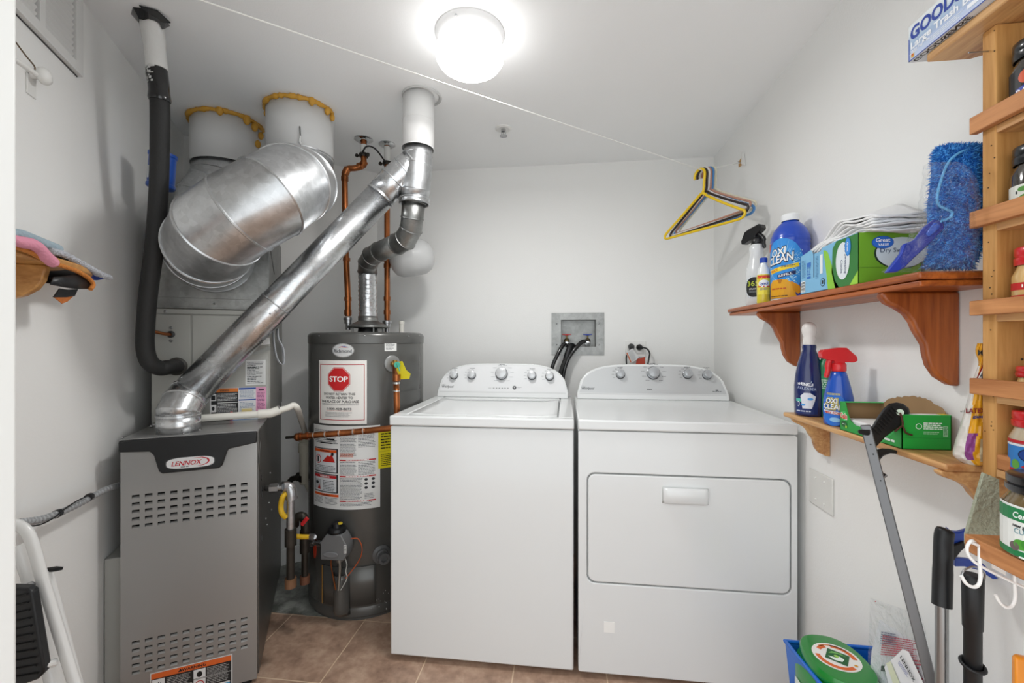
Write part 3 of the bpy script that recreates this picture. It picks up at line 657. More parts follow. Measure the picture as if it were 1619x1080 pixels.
L=Lab(); pth=[PD(474,200,1.79),PD(475,215,1.79),PD(474,224,1.79),PD(477,229,1.79)]
MB(mat('#8c8d8c',.4,metal=.6)).tube([pth[0],pth[1]],.003,8).mat(DUCTW).tube([pth[1],pth[2],pth[3]],.004,8).build('damper_lever',sd)
ac=A(-1.335,2.03,0)
rd=thing('rear_duct','round duct with white painted top behind the large shiny duct','duct',(ac.x,ac.y,1.72))
MB(DUCTW).duct([(ac.x,ac.y,CEIL),(ac.x,ac.y,2.03)],[DR+.008,DR+.008],n=56,bead=.001,beads=[1]).build('painted_sleeve',rd,solid=.001,smooth=50)
foam(ac,DR+.008,-200,30,rd,2,((-5,.03,.014),(12,.05,.012),(-20,.015,.016),(-60,.012,.014),(3,.10,.012)))
MB(GALV).duct([(ac.x,ac.y,2.045),A(-1.335,2.03,1.985),A(-1.35,2.02,1.93),A(-1.385,2.00,1.86),A(-1.40,1.99,1.78),A(-1.40,1.99,1.71)],DR,n=56,bead=.004).build('lower_elbow',rd,solid=.0012,smooth=14)
MB(DUCTW).tube([PD(343,226,1.90),PD(344,244,1.90)],.006,8,flat=.5).build('damper_lever',rd)

# ------------------------------------------------------------------ furnace, coil cabinet, plenum
FU=Vector((math.cos(math.radians(30)),math.sin(math.radians(30)),0)); FV=Vector((-FU.y,FU.x,0))
FC=A(-.901,1.53,0); FW=.378; FL=FC-FU*FW
def F_(u,v,z): return FL+FU*u+FV*v+Vector((0,0,z))
ZU=Vector((0,0,1))
fu=thing('furnace','grey steel gas furnace with louvered front and red-lettered badge','furnace',F_(FW/2,.36,0))
m=MB(FURND); m.ob(F_(0,.022,.03),FU*(FW+.004),FV*.80,ZU*.875); cabf=m.build('cabinet',fu,bevel=.004); MB(mat('#0b0b0b',.9)).ob(F_(.004,.018,.035),FU*(FW-.008),FV*.003,ZU*.85).build('interior_shade_sheet',fu)  # black sheet paints the shade inside the cabinet behind the louvers
m=MB(BLK)
for u in (.02,FW-.05):
    for v in (.03,.7): m.ob(F_(u,v,0),FU*.03,FV*.03,ZU*.03)
m.each('foot',fu)
m=MB(FURN).ob(F_(-.001,.0,.896),FU*(FW+.004),FV*.26,ZU*.011); m.build('top_deck',fu,bevel=.002)
# louvered door: grid with true openings
cols=[.029+i*.0334 for i in range(10)]; sw=.0195
rows_=[.152+i*.0241 for i in range(5)]+[.623+i*.0241 for i in range(5)]; sh=.0118
us=[0]+sum([[c,c+sw] for c in cols],[])+[FW]; zs=[.03]+sum([[r-sh/2,r+sh/2] for r in rows_],[])+[.896]
m=MB(FURN)
for i in range(len(us)-1):
    for j in range(len(zs)-1):
        if i%2==1 and j%2==1: continue
        m.add([F_(us[i],0,zs[j]),F_(us[i+1],0,zs[j]),F_(us[i+1],0,zs[j+1]),F_(us[i],0,zs[j+1])],[(0,1,2,3)])
# returns at the edges and louver tongues
m.ob(F_(0,.001,.03),FU*.002,FV*.014,ZU*.866); m.ob(F_(FW-.002,.001,.03),FU*.002,FV*.014,ZU*.866); m.ob(F_(0,.001,.03),FU*FW,FV*.014,ZU*.002)
for c in cols:
    for r in rows_: m.add([F_(c,.0,r-sh/2),F_(c+sw,.0,r-sh/2),F_(c+sw,.006,r-sh*.02),F_(c,.006,r-sh*.02)],[(0,1,2,3)])
fd=m.build('louvered_door',fu,smooth=0)
P=[(0,.905),(FW+.002,.905),(FW+.002,.866),(.297,.852),(.292,.846),(.277,.797),(.268,.789),(.112,.789),(.103,.797),(.090,.850),(.080,.864),(0,.869)]
vz=MB(BLK).prism([F_(u,-.001,z) for u,z in P],FV*-.016).build('visor',fu,bevel=.004,bseg=3)
L=Lab(step=.0005); cx,cz=.189,.8185
def sup(rx,rz,n=40,p=3.2): return [(cx+rx*abs(math.cos(a))**(2/p)*(1 if math.cos(a)>0 else -1),cz+rz*abs(math.sin(a))**(2/p)*(1 if math.sin(a)>0 else -1)) for a in [2*math.pi*i/n for i in range(n)]]
L.poly(sup(.0675,.0195),mat('#8f9194',.25,metal=.7),0).poly(sup(.0655,.0178),mat('#d9dadb',.3,metal=.2),1)
L.text('LENNOX',.137,.811,.0150,'#b3162a',2,w=.081,bold=.02,shear=.22)
L.poly([(.195,.833),(.222,.834),(.238,.829),(.243,.820),(.238,.812),(.225,.8065),(.205,.8055),(.224,.8085),(.234,.813),(.238,.820),(.233,.8275),(.220,.8315)],'#b3162a',2)
L.lines(.162,.8035,.022,.004,1,'#77797b',2,.8).ell(.2475,.808,.0012,.0012,'#b3162a',2)
L.build('badge',vz,plane(F_(0,-.017,0),FU,ZU))
L=Lab(step=.0004); x,y,w_,h_=.076,.032,.228,.106
L.rect(x,y,w_,h_,'#d8d9d8',0).rect(x+.003,y+.003,w_-.006,h_-.006,'#1a1b1d',1).rect(x+.003,y+h_-.021,w_-.006,.018,'#d8642a',2)
L.text('WARNING',x+w_*.52,y+h_-.017,.0095,'#1a1b1d',3,'C',w=.068,bold=.03).poly([(x+.074,y+h_-.017),(x+.088,y+h_-.017),(x+.081,y+h_-.007)],'#1a1b1d',3)
L.rect(x+.005,y+.045,.034,.037,'#dcdcdc',2)
st=[]
for i in range(20): a=2*math.pi*i/20; r_=.014 if i%2 else .007; st.append((x+.022+r_*math.cos(a),y+.06+r_*math.sin(a)))
L.poly(st,'#141414',3)
L.lines(x+.044,y+.045,.066,.036,7,'#b9bab9',2,.35,seed=21).rect(x+.117,y+.052,.034,.03,'#dcdcdc',2).ell(x+.134,y+.065,.008,.01,'#141414',3).rect(x+.117,y+.014,.034,.034,'#dcdcdc',2)
L.ell(x+.134,y+.031,.013,.013,'#b92b26',3).ell(x+.134,y+.031,.0102,.0102,'#dcdcdc',4).rect(x+.128,y+.028,.012,.006,'#141414',5)
L.lines(x+.155,y+.052,.066,.03,6,'#b9bab9',2,.35,seed=22).lines(x+.155,y+.022,.066,.026,5,'#b9bab9',2,.35,seed=23).rect(x+.117,y+.049,.108,.0015,'#d8d9d8',2).rect(x+.005,y+.042,.108,.0015,'#d8d9d8',2)
L.rect(x+.155,y+.004,.066,.014,'#dcdcdc',3).rect(x+.165,y+.004,.056,.009,'#3aa0d8',4).lines(x+.005,y+.006,.108,.034,6,'#b9bab9',2,.35,seed=24)
L.build('warning_label',fd,plane(F_(0,0,0),FU,ZU))
# side details
def FS(v,z,o=0): return F_(FW+.004+o,v,z)
m=MB(FURND)
m.prism([FS(.07+.052*math.cos(a),.80+.062*math.sin(a)) for a in [i*math.pi/14 for i in range(28)]],FU*.0025).build('knockout_plate',fu,bevel=.001)
m=MB(BLKG)
for v,z,r_ in ((.10,.655,.022),(.08,.715,.010),(.085,.49,.012)): m.prism([FS(v+r_*.55*math.cos(a),z+r_*math.sin(a)) for a in [i*math.pi/8 for i in range(16)]],FU*.001)
m.each('knockout_hole',fu)
m=MB(STEEL)
for px,py in ((427,748),(429,806),(420,820),(425,795),(422,830)):
    r=ray(px,py); t_=(F_(FW+.004,0,0)-EY).dot(FU)/r.dot(FU); m.sphere(EY+r*t_,.004,n=8,m=6)
for v in (.03,.2): m.sphere(F_(.0+v*0,.012,0)+ZU*.91,.004,n=8,m=6)
m.sphere(F_(.02,.2,.912),.006,n=8,m=6)
m.tube([F_(.025,.19,.918),F_(.055,.19,.918)],.004,8)
m.each('screw',fu)

CW=.392
cc_=thing('coil_cabinet','grey evaporator coil cabinet with yellow, white and pink stickers above furnace','coil cabinet',F_(CW/2,.5,.907))
m=MB(COILG).ob(F_(.0,.262,.908),FU*CW,FV*.50,ZU*.437); m.build('case',cc_,bevel=.003)
m=MB(COILG).ob(F_(.128,.257,.915),FU*(CW-.132),FV*.006,ZU*.408).build('access_panel',cc_,bevel=.002)
m=MB(COILG).ob(F_(.002,.257,.915),FU*.122,FV*.006,ZU*.408); lp=m.build('line_panel',cc_,bevel=.002)
m=MB(COILG).ob(F_(.0,.256,1.325),FU*CW,FV*.007,ZU*.02).build('top_flange',cc_,bevel=.002)
m=MB(STEEL)
for u,z in ((.045,1.333),(.062,1.272),(.062,1.222)): m.lathe(F_(u,.256,z),[(.006,0),(.006,.002),(.003,.004)],6,ax=-FV)
m.each('panel_screw',cc_)
MB(BLK).lathe(F_(.062,.257,1.247),[(.013,0),(.013,.004),(.008,.006)],24,ax=-FV).build('small_grommet',cc_)
MB(mat('#3a3733',.5)).lathe(F_(.080,.257,1.125),[(.034,0),(.034,.004),(.028,.008)],32,ax=-FV).build('large_grommet',cc_)
def hitC(px,py,v=.256):
    r=ray(px,py); n=FV; s=(F_(0,v,0)-EY).dot(n)/r.dot(n); p=EY+r*s; return (p-FL).dot(FU),p.z
def cl(x0,x1,y0,y1):
    a=hitC(x0,(y0+y1)/2)[0]; b_=hitC(x1,(y0+y1)/2)[0]; z1=hitC((x0+x1)/2,y0)[1]; z0=hitC((x0+x1)/2,y1)[1]; return b_-a,z1-z0,plane(F_(a,.2565,z0),FU,ZU)
W,H,mp=cl(388,420,569,609); L=Lab(); L.rect(0,0,W,H,'#d7d9d8',0).lines(W*.08,H*.06,W*.84,H*.88,14,'#3f4246',1,.45,ragged=.5,seed=31).rect(W*.15,H*.82,W*.7,H*.035,dk,2).rect(W*.08,H*.68,W*.45,H*.03,dk,2).build('rating_sticker',cc_,mp)
W,H,mp=cl(332,421,613,652); L=Lab(step=.0004); L.rect(0,0,W,H,'#d9dadb',0).rect(W*.02,0,W*.47,H*.98,'#1f2022',1).rect(W*.08,H*.84,W*.41,H*.15,'#d6762b',2).text('WARNING',W*.25,H*.87,H*.08,dk,3,'C',w=W*.16,bold=.02)
L.rect(0,H*.5,W*.11,H*.28,'#dddddd',2).rect(W*.02,H*.54,W*.07,H*.18,dk,3).rect(0,H*.05,W*.11,H*.3,'#dddddd',2).ell(W*.055,H*.2,W*.025,H*.08,dk,3)
L.lines(W*.13,H*.48,W*.35,H*.32,6,'#c9cac9',2,.4,seed=32).lines(W*.13,H*.03,W*.35,H*.34,6,'#c9cac9',2,.4,seed=33).rect(W*.13,H*.40,W*.35,H*.03,'#c9cac9',2)
L.rect(W*.5,H*.92,W*.31,H*.07,'#2d4f9e',1).lines(W*.52,H*.55,W*.27,H*.34,7,'#7b8aa5',1,.4,seed=34).rect(W*.5,H*.47,W*.31,H*.05,'#2d4f9e',1).lines(W*.52,H*.05,W*.27,H*.38,7,'#7b8aa5',1,.4,seed=35)
L.rect(W*.81,0,W*.19,H,'#e0a0c0',1).lines(W*.83,H*.08,W*.15,H*.7,13,'#8a4a76',2,.45,seed=36).lines(W*.86,H*.83,W*.1,H*.09,1,'#5a2a4a',2,.7).rect(W*.55,-H*.02,W*.19,H*.16,'#d9c98a',2)
L.build('instruction_stickers',cc_,mp)
W,H,mp=cl(364,408,650,668); L=Lab(step=.0006); L.rect(0,0,W,H,'#d9dadb',0).rect(0,H*.1,W,H*.18,'#3f83c0',1).rect(0,0,W*.09,H,'#c03434',1).lines(W*.35,H*.78,W*.3,H*.16,1,dk,2,.7).build('blue_striped_sticker',cc_,mp)
# paper notices tucked by the side
q=[PD(417,555,1.72),PD(427,540,1.72),PD(426,558,1.72),PD(412,561,1.72)]
MB(mat('#e3e3e1',.6)).prism([PD(410,546,1.71),PD(420,534,1.71),PD(426,534,1.71),PD(427,544,1.71)],(.001,-.001,0)).build('paper_slip',cc_)
r1=[PD(x,y,1.73) for x,y in ((430,520),(431,540),(434,560),(439,572),(445,576),(447,568),(445,550),(438,535),(437,520))]; 
m=MB(mat('#b9bdc2',.6)); m.sheet([[p,p+Vector((.018,-.012,0))] for p in cat(r1,4)]).build('curled_paper',cc_,smooth=60,solid=.001)
MB(mat('#6a6a66',.4,metal=.5)).prism([PD(401,557,1.69),PD(428,547,1.72),PD(428,553,1.72),PD(401,562,1.69)],FV*-.004).build('latch_bracket',cc_)

pl=thing('supply_plenum','galvanized sheet metal box on top of the coil cabinet','plenum',F_(CW/2,.5,1.346))
m=MB(GALVD).ob(F_(.0,.262,1.346),FU*(CW-.004),FV*.50,ZU*.36); m.build('box',pl,bevel=.002)
m=MB(GALVD).ob(F_(-.004,.256,1.346),FU*(CW+.004),FV*.006,ZU*.042); m.ob(F_(-.004,.253,1.347),FU*(CW+.004),FV*.004,ZU*.006); m.build('flange',pl,bevel=.001)
m=MB(STEEL).sphere(F_(.2,.254,1.368),.004,n=8,m=6); m.build('flange_screw',pl)
MB(GALVD).prism([F_(CW-.004,.30,1.60),F_(CW-.004,.44,1.52),F_(CW-.004,.44,1.523),F_(CW-.004,.30,1.603)],FU*.002).build('cross_brake',pl)

# ------------------------------------------------------------------ black insulated suction line
P=[PZ(238,28,CEIL),PD(243,60,1.385),PD(248,110,1.39),PD(251,135,1.395)]
sl=thing('suction_line','thick black foam-insulated pipe dropping from the ceiling beside the left wall','pipe',(P[0].x,P[0].y,1.1))
MB(mat('#dcdcda',.6,bump=.3,bs=30,name='white_wrap')).tube(cat(P[:3],4),[.031]*5+[.029]*4,20).build('white_wrap',sl)
P2=[P[2],P[3],PD(252.5,160,1.40)]
m=MB(BLKG).tube(cat(P2,5),[.0285]*8+[.03,.031,.029],20)
R=random.Random(9); m.mat(mat('#cfcfcd',.6))
for i in range(26):
    a=math.radians(R.uniform(-150,-60)); f=R.uniform(-.3,.75); p=P[2].lerp(P[3],f+.35) ; c_=p+Vector((math.cos(a),math.sin(a),0))*.0285
    m.ob(c_,Vector((-math.sin(a),math.cos(a),0))*R.uniform(.004,.014),Vector((math.cos(a),math.sin(a),0))*.001,(0,0,R.uniform(.002,.008)))
m.build('tape_wrap',sl)
P3=[PD(252.5,150,1.40),PD(253,200,1.41),PD(251,300,1.44),PD(244,390,1.47),PD(235,460,1.49),PD(230,520,1.50),PD(230,552,1.50),PD(237,573,1.51),PD(252,582,1.54),PD(265,581,1.57)]
e=F_(.080,.262,1.125); P3.append(e)
MB(FOAMB).tube(cat(P3,8),.0265,22).build('foam_insulation',sl,smooth=60)
m=MB(BLKG); c_=P[0]; pts=[]
for i in range(14):
    a=2*math.pi*i/14; r_=.040+.012*R.random(); pts.append((c_.x+r_*math.cos(a),c_.y+r_*math.sin(a)))
m.add([(x,y,CEIL-.001) for x,y in pts]+[(c_.x+.031*math.cos(2*math.pi*i/14),c_.y+.031*math.sin(2*math.pi*i/14),CEIL-.02-.01*R.random()) for i in range(14)],[(i,(i+1)%14,14+(i+1)%14,14+i)[::-1] for i in range(14)])
m.prism([(c_.x+.02,c_.y-.055,CEIL-.004),(c_.x+.055,c_.y-.03,CEIL-.004),(c_.x+.06,c_.y+.01,CEIL-.012),(c_.x+.03,c_.y,CEIL-.012)],(0,0,-.004)).build('ceiling_tape',sl,smooth=20)
ll=thing('liquid_line','thin copper line running into the coil cabinet below the black pipe','pipe',F_(.062,.25,1.247))
MB(COPPER).tube(cat([F_(.062,.255,1.247),F_(.045,.22,1.25),F_(.01,.19,1.27),PD(238,490,1.56),PD(246,400,1.56),PD(249,305,1.56)],8),.006,10).build('copper_tube',ll)
d0,d1=PD(257,243,1.55),PD(254,297,1.55)
fdm=mat('#1f4fa8',.3,coat=.4,name='blue_enamel'); ax=(d0-d1).normalized(); hh=(d0-d1).length
dc=(PD(268,245,1.58)); de=PD(264,297,1.58)
fdr=MB(fdm); c0=PD(254,298,1.56); c1=PD(258,243,1.56); ax=(c1-c0); hh=ax.length
fdr.lathe(c0,[(.012,-.006),(.040,0),(.043,.004),(.043,.012),(.040,.016),(.040,hh-.016),(.043,hh-.012),(.043,hh-.003),(.012,hh+.004)],32,ax=ax)
fo=fdr.build('filter_drier',None); tag(fo,'small blue canister partly hidden behind the black pipe','filter canister')
_u=ax.normalized(); MB(mat('#c9cccf',.5)).sheet([[c0+_u*(hh*k)+(Vector((math.cos(math.radians(a)),math.sin(math.radians(a)),0))-_u*_u.dot(Vector((math.cos(math.radians(a)),math.sin(math.radians(a)),0))))*.0412 for a in range(178,262,8)] for k in (.2,.55)]).build('canister_label',fo)

# ------------------------------------------------------------------ copper water pipes
def pipe_tops(px,py): return PZ(px,py,CEIL)
pr_=pipe_tops(612,228); pl_=pipe_tops(575,220)
hw=thing('hot_water_pipe','left copper water pipe jogging sideways near the ceiling above heater','pipe',(pl_.x,pl_.y,1.26))
x1,y1=pl_.x,pl_.y; dL=2.17
q=lambda px,py,d=dL:PD(px,py,d)
MB(COPPER).tube(cat([(x1,y1,CEIL-.005),(x1,y1,2.15),(x1,y1,2.12),q(573,262,2.185),q(570,264,2.18),q(560,266),q(550,267),q(545,274),q(545,290),q(547,400),q(550,470),q(550,500)],5),.0145,14).build('pipe',hw,smooth=60)
m=MB(COPPER)
for a,b_ in ((q(576.5,256,2.19),q(573,262,2.185)),(q(566,264),q(571,262)),(q(550,266),q(545,276)),(q(545,279),q(545,286)),(q(548,408),q(548,413)),(q(550,470),q(550,476)),(q(550,490),q(550,498))): m.tube([a,b_],.0175,14)
m.each('fitting',hw,smooth=60)
MB(STEEL).lathe(q(550.5,512)-Vector((0,0,.03)),[(.013,0),(.013,.03),(.019,.031),(.019,.048),(.023,.049),(.023,.06),(.014,.062)],16).build('union_nut',hw)
MB(CHROME).lathe((x1,y1,0),[(.045,CEIL),(.045,CEIL-.004),(.033,CEIL-.012),(.017,CEIL-.012)],32,cap=False).build('escutcheon',hw)
MB(mat('#dcdcd8',.6)).lathe((x1,y1,0),[(.0155,2.21),(.016,2.17)],20,cap=False).build('white_paint_band',hw)
cw=thing('cold_water_pipe','right copper water pipe running straight down to the water heater','pipe',(pr_.x,pr_.y,1.26))
x2,y2=pr_.x,pr_.y
MB(COPPER).tube([(x2,y2,CEIL-.005),(x2,y2,1.9),(x2,y2,1.5),(x2,y2,1.33)],.0145,14).build('pipe',cw,smooth=60)
m=MB(COPPER)
for z in (1.63,1.60,1.43,1.36): m.tube([(x2,y2,z),(x2,y2,z+.022)],.0175,14)
m.each('fitting',cw)
MB(mat('#d9d9d6',.6)).lathe((x2,y2,0),[(.0158,2.225),(.0162,2.15)],20,cap=False).build('white_paint_band',cw)
MB(STEEL).lathe((x2,y2,1.262),[(.012,0),(.012,.03),(.019,.031),(.019,.05),(.024,.051),(.024,.065),(.014,.067)],16).build('union_nut',cw)
MB(CHROME).lathe((x2,y2,0),[(.042,CEIL),(.042,CEIL-.004),(.030,CEIL-.012),(.015,CEIL-.012)],32,cap=False).build('escutcheon',cw)
gw=thing('ground_jumper_wire','black grounding wire looping between clamps on two copper pipes','wire',(x1,y1,2.12))
ga=Vector((x1,y1,2.158)); gb=Vector((x2,y2,2.14))
m=MB(BLK).tube(cat([ga+Vector((0,-.02,0)),ga+Vector((.03,-.03,.03)),ga.lerp(gb,.6)+Vector((0,-.03,.045)),gb+Vector((.0,-.025,0))],8),.004,8).build('wire',gw)
for g_ in (ga,gb):
    m=MB(IRON).lathe(g_-Vector((0,0,.009)),[(.021,0),(.023,.004),(.023,.014),(.021,.018)],16)
    for s in (-1,1): m.lathe(g_+Vector((s*.027,-.008,-.006)),[(.007,0),(.009,.003),(.009,.012),(.006,.014)],10,ax=(s*.3,-.9,.2))
    m.build('pipe_clamp',gw)
pn=PD(635,512,2.2); 
tag(MB(PVC).lathe((pn.x,pn.y,1.262),[(.012,0),(.012,.045),(.0135,.046),(.0135,.06),(.006,.062)],20).build('plastic_nipple'),'short white plastic stub standing on water heater top, right side','pipe stub')
# expansion tank
ea=PD(618,412,2.24); eb=PD(676,405,2.30); ax=eb-ea; hh=ax.length
et=thing('expansion_tank','light grey round-ended tank behind the copper pipe above the heater','tank',ea.lerp(eb,.5))
MB(mat('#c3c4c4',.4,var=.02,coat=.2)).lathe(ea,[(0,-.01),(.05,.0),(.08,.02),(.094,.05),(.095,.10),(.096,.105),(.095,.11),(.095,hh-.05),(.09,hh-.02),(.072,hh+.01),(.04,hh+.028),(0,hh+.033)],40,ax=ax,cap=False).build('shell',et,smooth=60)
MB(STEEL).tube([ea-ax.normalized()*.01,Vector((x2,y2,ea.z))],.012,10).build('connector',et)

# relief discharge pipe
dp=thing('relief_discharge_pipe','copper discharge pipe crossing the heater labels down to the drain','pipe',PD(470,690,1.78))
a=onT(hhit(620,575)[0],hhit(620,575)[1],.03)
MB(COPPER).tube(cat([a-Vector((0,0,.01)),PD(627,620,1.82),PD(628,668,1.82),PD(628,676,1.80),PD(618,677,1.80),PD(560,683,1.80),PD(500,688,1.79),PD(480,690,1.785),PD(470,691,1.785)],6),.013,14).build('pipe',dp,smooth=60)
m=MB(COPPER).sphere(PD(471,691,1.785),.0165,n=12,m=8)
for x,y in ((473,690.5),(484,689.5)): m.tube([PD(x,y,1.785),PD(x+4,y-.4,1.785)],.0165,14)
m.tube([PD(627,592,1.82),PD(627,602,1.82)],.0165,14); m.each('fitting',dp)
m=MB(mat('#c9c9c6',.3,metal=.9))
for x,y in ((488,689.3),(496,688.4),(514,687),(536,685.2),(558,683.2),(574,681.8),): m.tube([PD(x,y,1.79),PD(x+1.6,y-.15,1.79)],.0146,14)
m.tube([PD(627,604,1.82),PD(627,607,1.82)],.0148,14); m.tube([PD(627,617,1.82),PD(627,619,1.82)],.0148,14); m.each('solder_ring',dp)

# condensate pvc
cp=thing('condensate_pipe','white plastic drain pipe running past the vent collar to the standpipe','pipe',PD(440,655,1.70))
MB(PVC).tube(cat([PD(300,663,1.60),PD(350,659,1.63),PD(410,655,1.68)],4),.0135,16).build('pipe',cp,smooth=60)
MB(PVC).tube([PD(408,655,1.68),PD(428,653.5,1.70),PD(440,649,1.72),PD(442,648,1.722)],.0175,16).build('coupling',cp,smooth=60)
MB(PVC).tube(cat([PD(438,650,1.72),PD(455,645,1.76),PD(464,641,1.78),PD(470,646,1.80),PD(475,660,1.95),PD(481,680,2.12),PD(483,692,2.19)],5),.0125,16).build('tail_pipe',cp,smooth=60)
MB(STEEL).tube([PD(441,641,1.72)+Vector((0,0,0)),PD(443,656,1.72)],.0022,6).build('hose_clamp',cp)
sp=PD(484,740,2.2)
st_=thing('drain_standpipe','beige plastic standpipe with funnel top left of the water heater','pipe',(sp.x,sp.y,0))
MB(PVCB).lathe((sp.x,sp.y,0),[(.027,.50),(.03,.505),(.030,.66),(.036,.662),(.036,.70),(.028,.71),(.036,.72),(.045,.735),(.046,.742)],28,cap=False).build('pipe',st_,solid=.002)
m=MB(IRON).tube([PD(455,765,2.2),PD(462,757,2.2),PD(474,754,2.2),PD(500,753,2.2)],.014,12).tube([PD(482,750,2.2),PD(482,760,2.2)],.03,12); m.tube([PD(470,754,2.2),PD(496,753,2.2)],.022,14).build('iron_tee',st_)
MB(PVCB).tube(cat([PD(485,764,2.18),PD(491,774,2.17),PD(496,782,2.16)]),.02,12,flat=.6).build('cleanout_lug',st_)
MB(IRON).tube([PD(452,692,1.9),PD(466,691,1.9)],.006,8).mat(STEEL).tube([PD(468,685,1.9),PD(468,694,1.9)],.005,8).build('pipe_strap',st_)

# gas piping
gp=thing('gas_supply_pipe','black iron gas pipe entering the furnace side, with capped drip leg','gas pipe',PD(459,925,1.62))
G=lambda x,y,d=1.62:PD(x,y,d)
_r=ray(421,772); gs=EY+_r*((F_(FW+.004,0,0)-EY).dot(FU)/_r.dot(FU)); MB(STEEL).tube([gs-FU*.004,G(430,771.5,1.60)],.011,14).tube([G(427,772,1.595),G(441,771,1.60)],.0165,6).tube([G(441,771,1.60),G(448,770,1.60)],.012,14).build('union_nut',gp)
MB(STEEL).tube(cat([G(446,770,1.605),G(455,770),G(460,775),G(461,786)],4),.0195,16).build('elbow',gp,smooth=60)
MB(STEEL).tube([G(460,785),G(459.5,842)],.0145,14).tube([G(461,783),G(461,789)],.0205,14).build('riser',gp,smooth=60)
MB(IRON).tube([G(459.5,836),G(459.5,862)],.0205,16).tube([G(459.5,860),G(459.5,920)],.0145,14).build('tee_and_leg',gp,smooth=60)
MB(mat('#7a5a42',.6,metal=.4,var=.3,vs=30)).tube([G(459.5,914),G(459.5,928)],.0205,16).build('cap',gp)
MB(mat('#c9a21c',.45)).tube(cat([G(452,818,1.61),G(446,812,1.60),G(444,800,1.60),G(447,786,1.60),G(452,780,1.61)],6),.0095,12).build('yellow_flex_line',gp,smooth=60)
gq=thing('gas_valve_pipe','iron gas drop with red lever valve and yellow line to heater','gas pipe',G(482,915,1.78))
Q=lambda x,y,d=1.78:PD(x,y,d)
MB(IRON).tube(cat([Q(466,830,1.80),Q(468,820),Q(476,816),Q(482,822),Q(483,840)],5),.0175,16).tube([Q(482,838),Q(482,873)],.0195,16).tube([Q(482,870),Q(482,914)],.013,14).build('iron_pipe',gq,smooth=60)
MB(mat('#6e4a38',.6,metal=.4,var=.3,vs=30)).tube([Q(482,910),Q(482,922)],.019,16).build('cap',gq)
MB(mat('#c3292c',.4)).tube([Q(477,830,1.75),Q(486,819,1.75)],.008,10,flat=.5).tube([Q(463,826,1.78),Q(466,818,1.78)],.006,10).build('red_lever',gq)
MB(mat('#c9a21c',.45)).tube([Q(466,848,1.72),Q(478,849,1.74),Q(490,849,1.76)],.0095,14).build('yellow_flex_line',gq,smooth=60)
ge=o+n_*.03+u_*-.118
MB(STEEL).tube([Q(489,849,1.76),Q(497,849,1.76)],.0135,6).tube([Q(497,849,1.76),ge],.009,12).build('union_nut',gq)

# grey return box behind furnace
rb=thing('duct_box','grey painted sheet metal duct box left of the furnace','duct box',WL(172,1070,.06))
a=WL(155,885,.0); bx=WL(186,872,.0)
base=LWP(tt(a)-.0,.0,.02)
MB(mat('#a9aaa6',.5,var=.05,metal=.2)).ob(LWP(tt(a)+.03,.003,.03),LT*.46,LN*.052,ZU*.48).build('box',rb,bevel=.003)
MB(BLK).ob(LWP(tt(a)+.04,.005,0),LT*.44,LN*.048,ZU*.03).build('base',rb)
# ------------------------------------------------------------------ hose box + hoses + outlet
hb=thing('washer_outlet_box','recessed galvanized box in the back wall with red and blue valve handles','outlet box',(.075,WY,1.144))
m=MB(GALVD)
x0,x1,z0,z1=-.074,.224,1.144,1.384; a0,a1,c0,c1=-.021,.179,1.190,1.345
for bx_ in (((x0,WY-.006,z0),(a0,WY,z1)),((a1,WY-.006,z0),(x1,WY,z1)),((a0,WY-.006,z0),(a1,WY,c0)),((a0,WY-.006,c1),(a1,WY,z1))): m.box(*bx_)
m.build('face_plate',hb,bevel=0)
m=MB(GALVD)
for bx_ in (((a0,WY-.001,c0),(a0+.0015,WY+.088,c1)),((a1-.0015,WY-.001,c0),(a1,WY+.088,c1)),((a0,WY-.001,c0),(a1,WY+.088,c0+.0015)),((a0,WY-.001,c1-.0015),(a1,WY+.088,c1)),((a0,WY+.0865,c0),(a1,WY+.088,c1))): m.box(*bx_)
m.build('recess',hb)
m=MB(STEEL)
for x in (x0+.03,x1-.03):
    for z in (z0+.058,z1-.062): m.sphere((x,WY-.006,z),.004,n=8,m=6)
m.each('screw',hb)
for px,colr,nm in ((896,'#b8242a','hot_valve'),(929,'#1f3fa8','cold_valve')):
    c_=PY(px,530,WY+.04); v=MB(mat('#8a7a55',.35,metal=.9,var=.2)).lathe(c_-Vector((0,0,.075)),[(.012,0),(.012,.035),(.016,.036),(.016,.05),(.010,.055),(.005,.056),(.005,.075)],16).tube([c_+Vector((0,0,-.03)),c_+Vector((0,-.045,-.04))],.011,12).build(nm,hb)
    m=MB(mat(colr,.35))
    for s in (-1,1): m.ob(c_+Vector((s*.002,-.008,-.001)),(s*.024,0,.003),(0,.016,0),(0,0,.006))
    m.lathe(c_+Vector((0,0,-.002)),[(.009,0),(.009,.008)],12).build('handle',v,bevel=.001)
def hose(pts,r,label,name='water_hose',m_=None):
    o_=MB(m_ or BLKG).tube(cat(pts,8),r,16).build(name,None,smooth=60); return tag(o_,label,'hose','hoses between the wall box and the washer')
ya=WY+.01
hose([PY(896,543,WY-.005),PY(890,546,WY-.03),PY(882,560,WY-.05),PY(874,578,WY-.06),PY(870,600,WY-.06),PY(868,640,WY-.06)],.011,'thin black hose, leftmost of three at the wall box')
hose([PY(928,540,WY-.005),PY(920,541,WY-.03),PY(909,552,WY-.05),PY(898,568,WY-.06),PY(892,586,WY-.065),PY(888,610,WY-.065),PY(886,640,WY-.06)],.0115,'thin black hose from the blue valve, rightmost of three')
hd=thing('drain_hose','thick black drain hose hooked over the wall box edge','hose',PY(900,560,WY-.06),'hoses between the wall box and the washer')
MB(BLK).tube(cat([PY(906,556,WY+.03),PY(906,548,WY+.0),PY(902,548,WY-.035),PY(898,558,WY-.05),PY(895,567,WY-.055)],6),.017,16).build('cuff',hd,smooth=60)
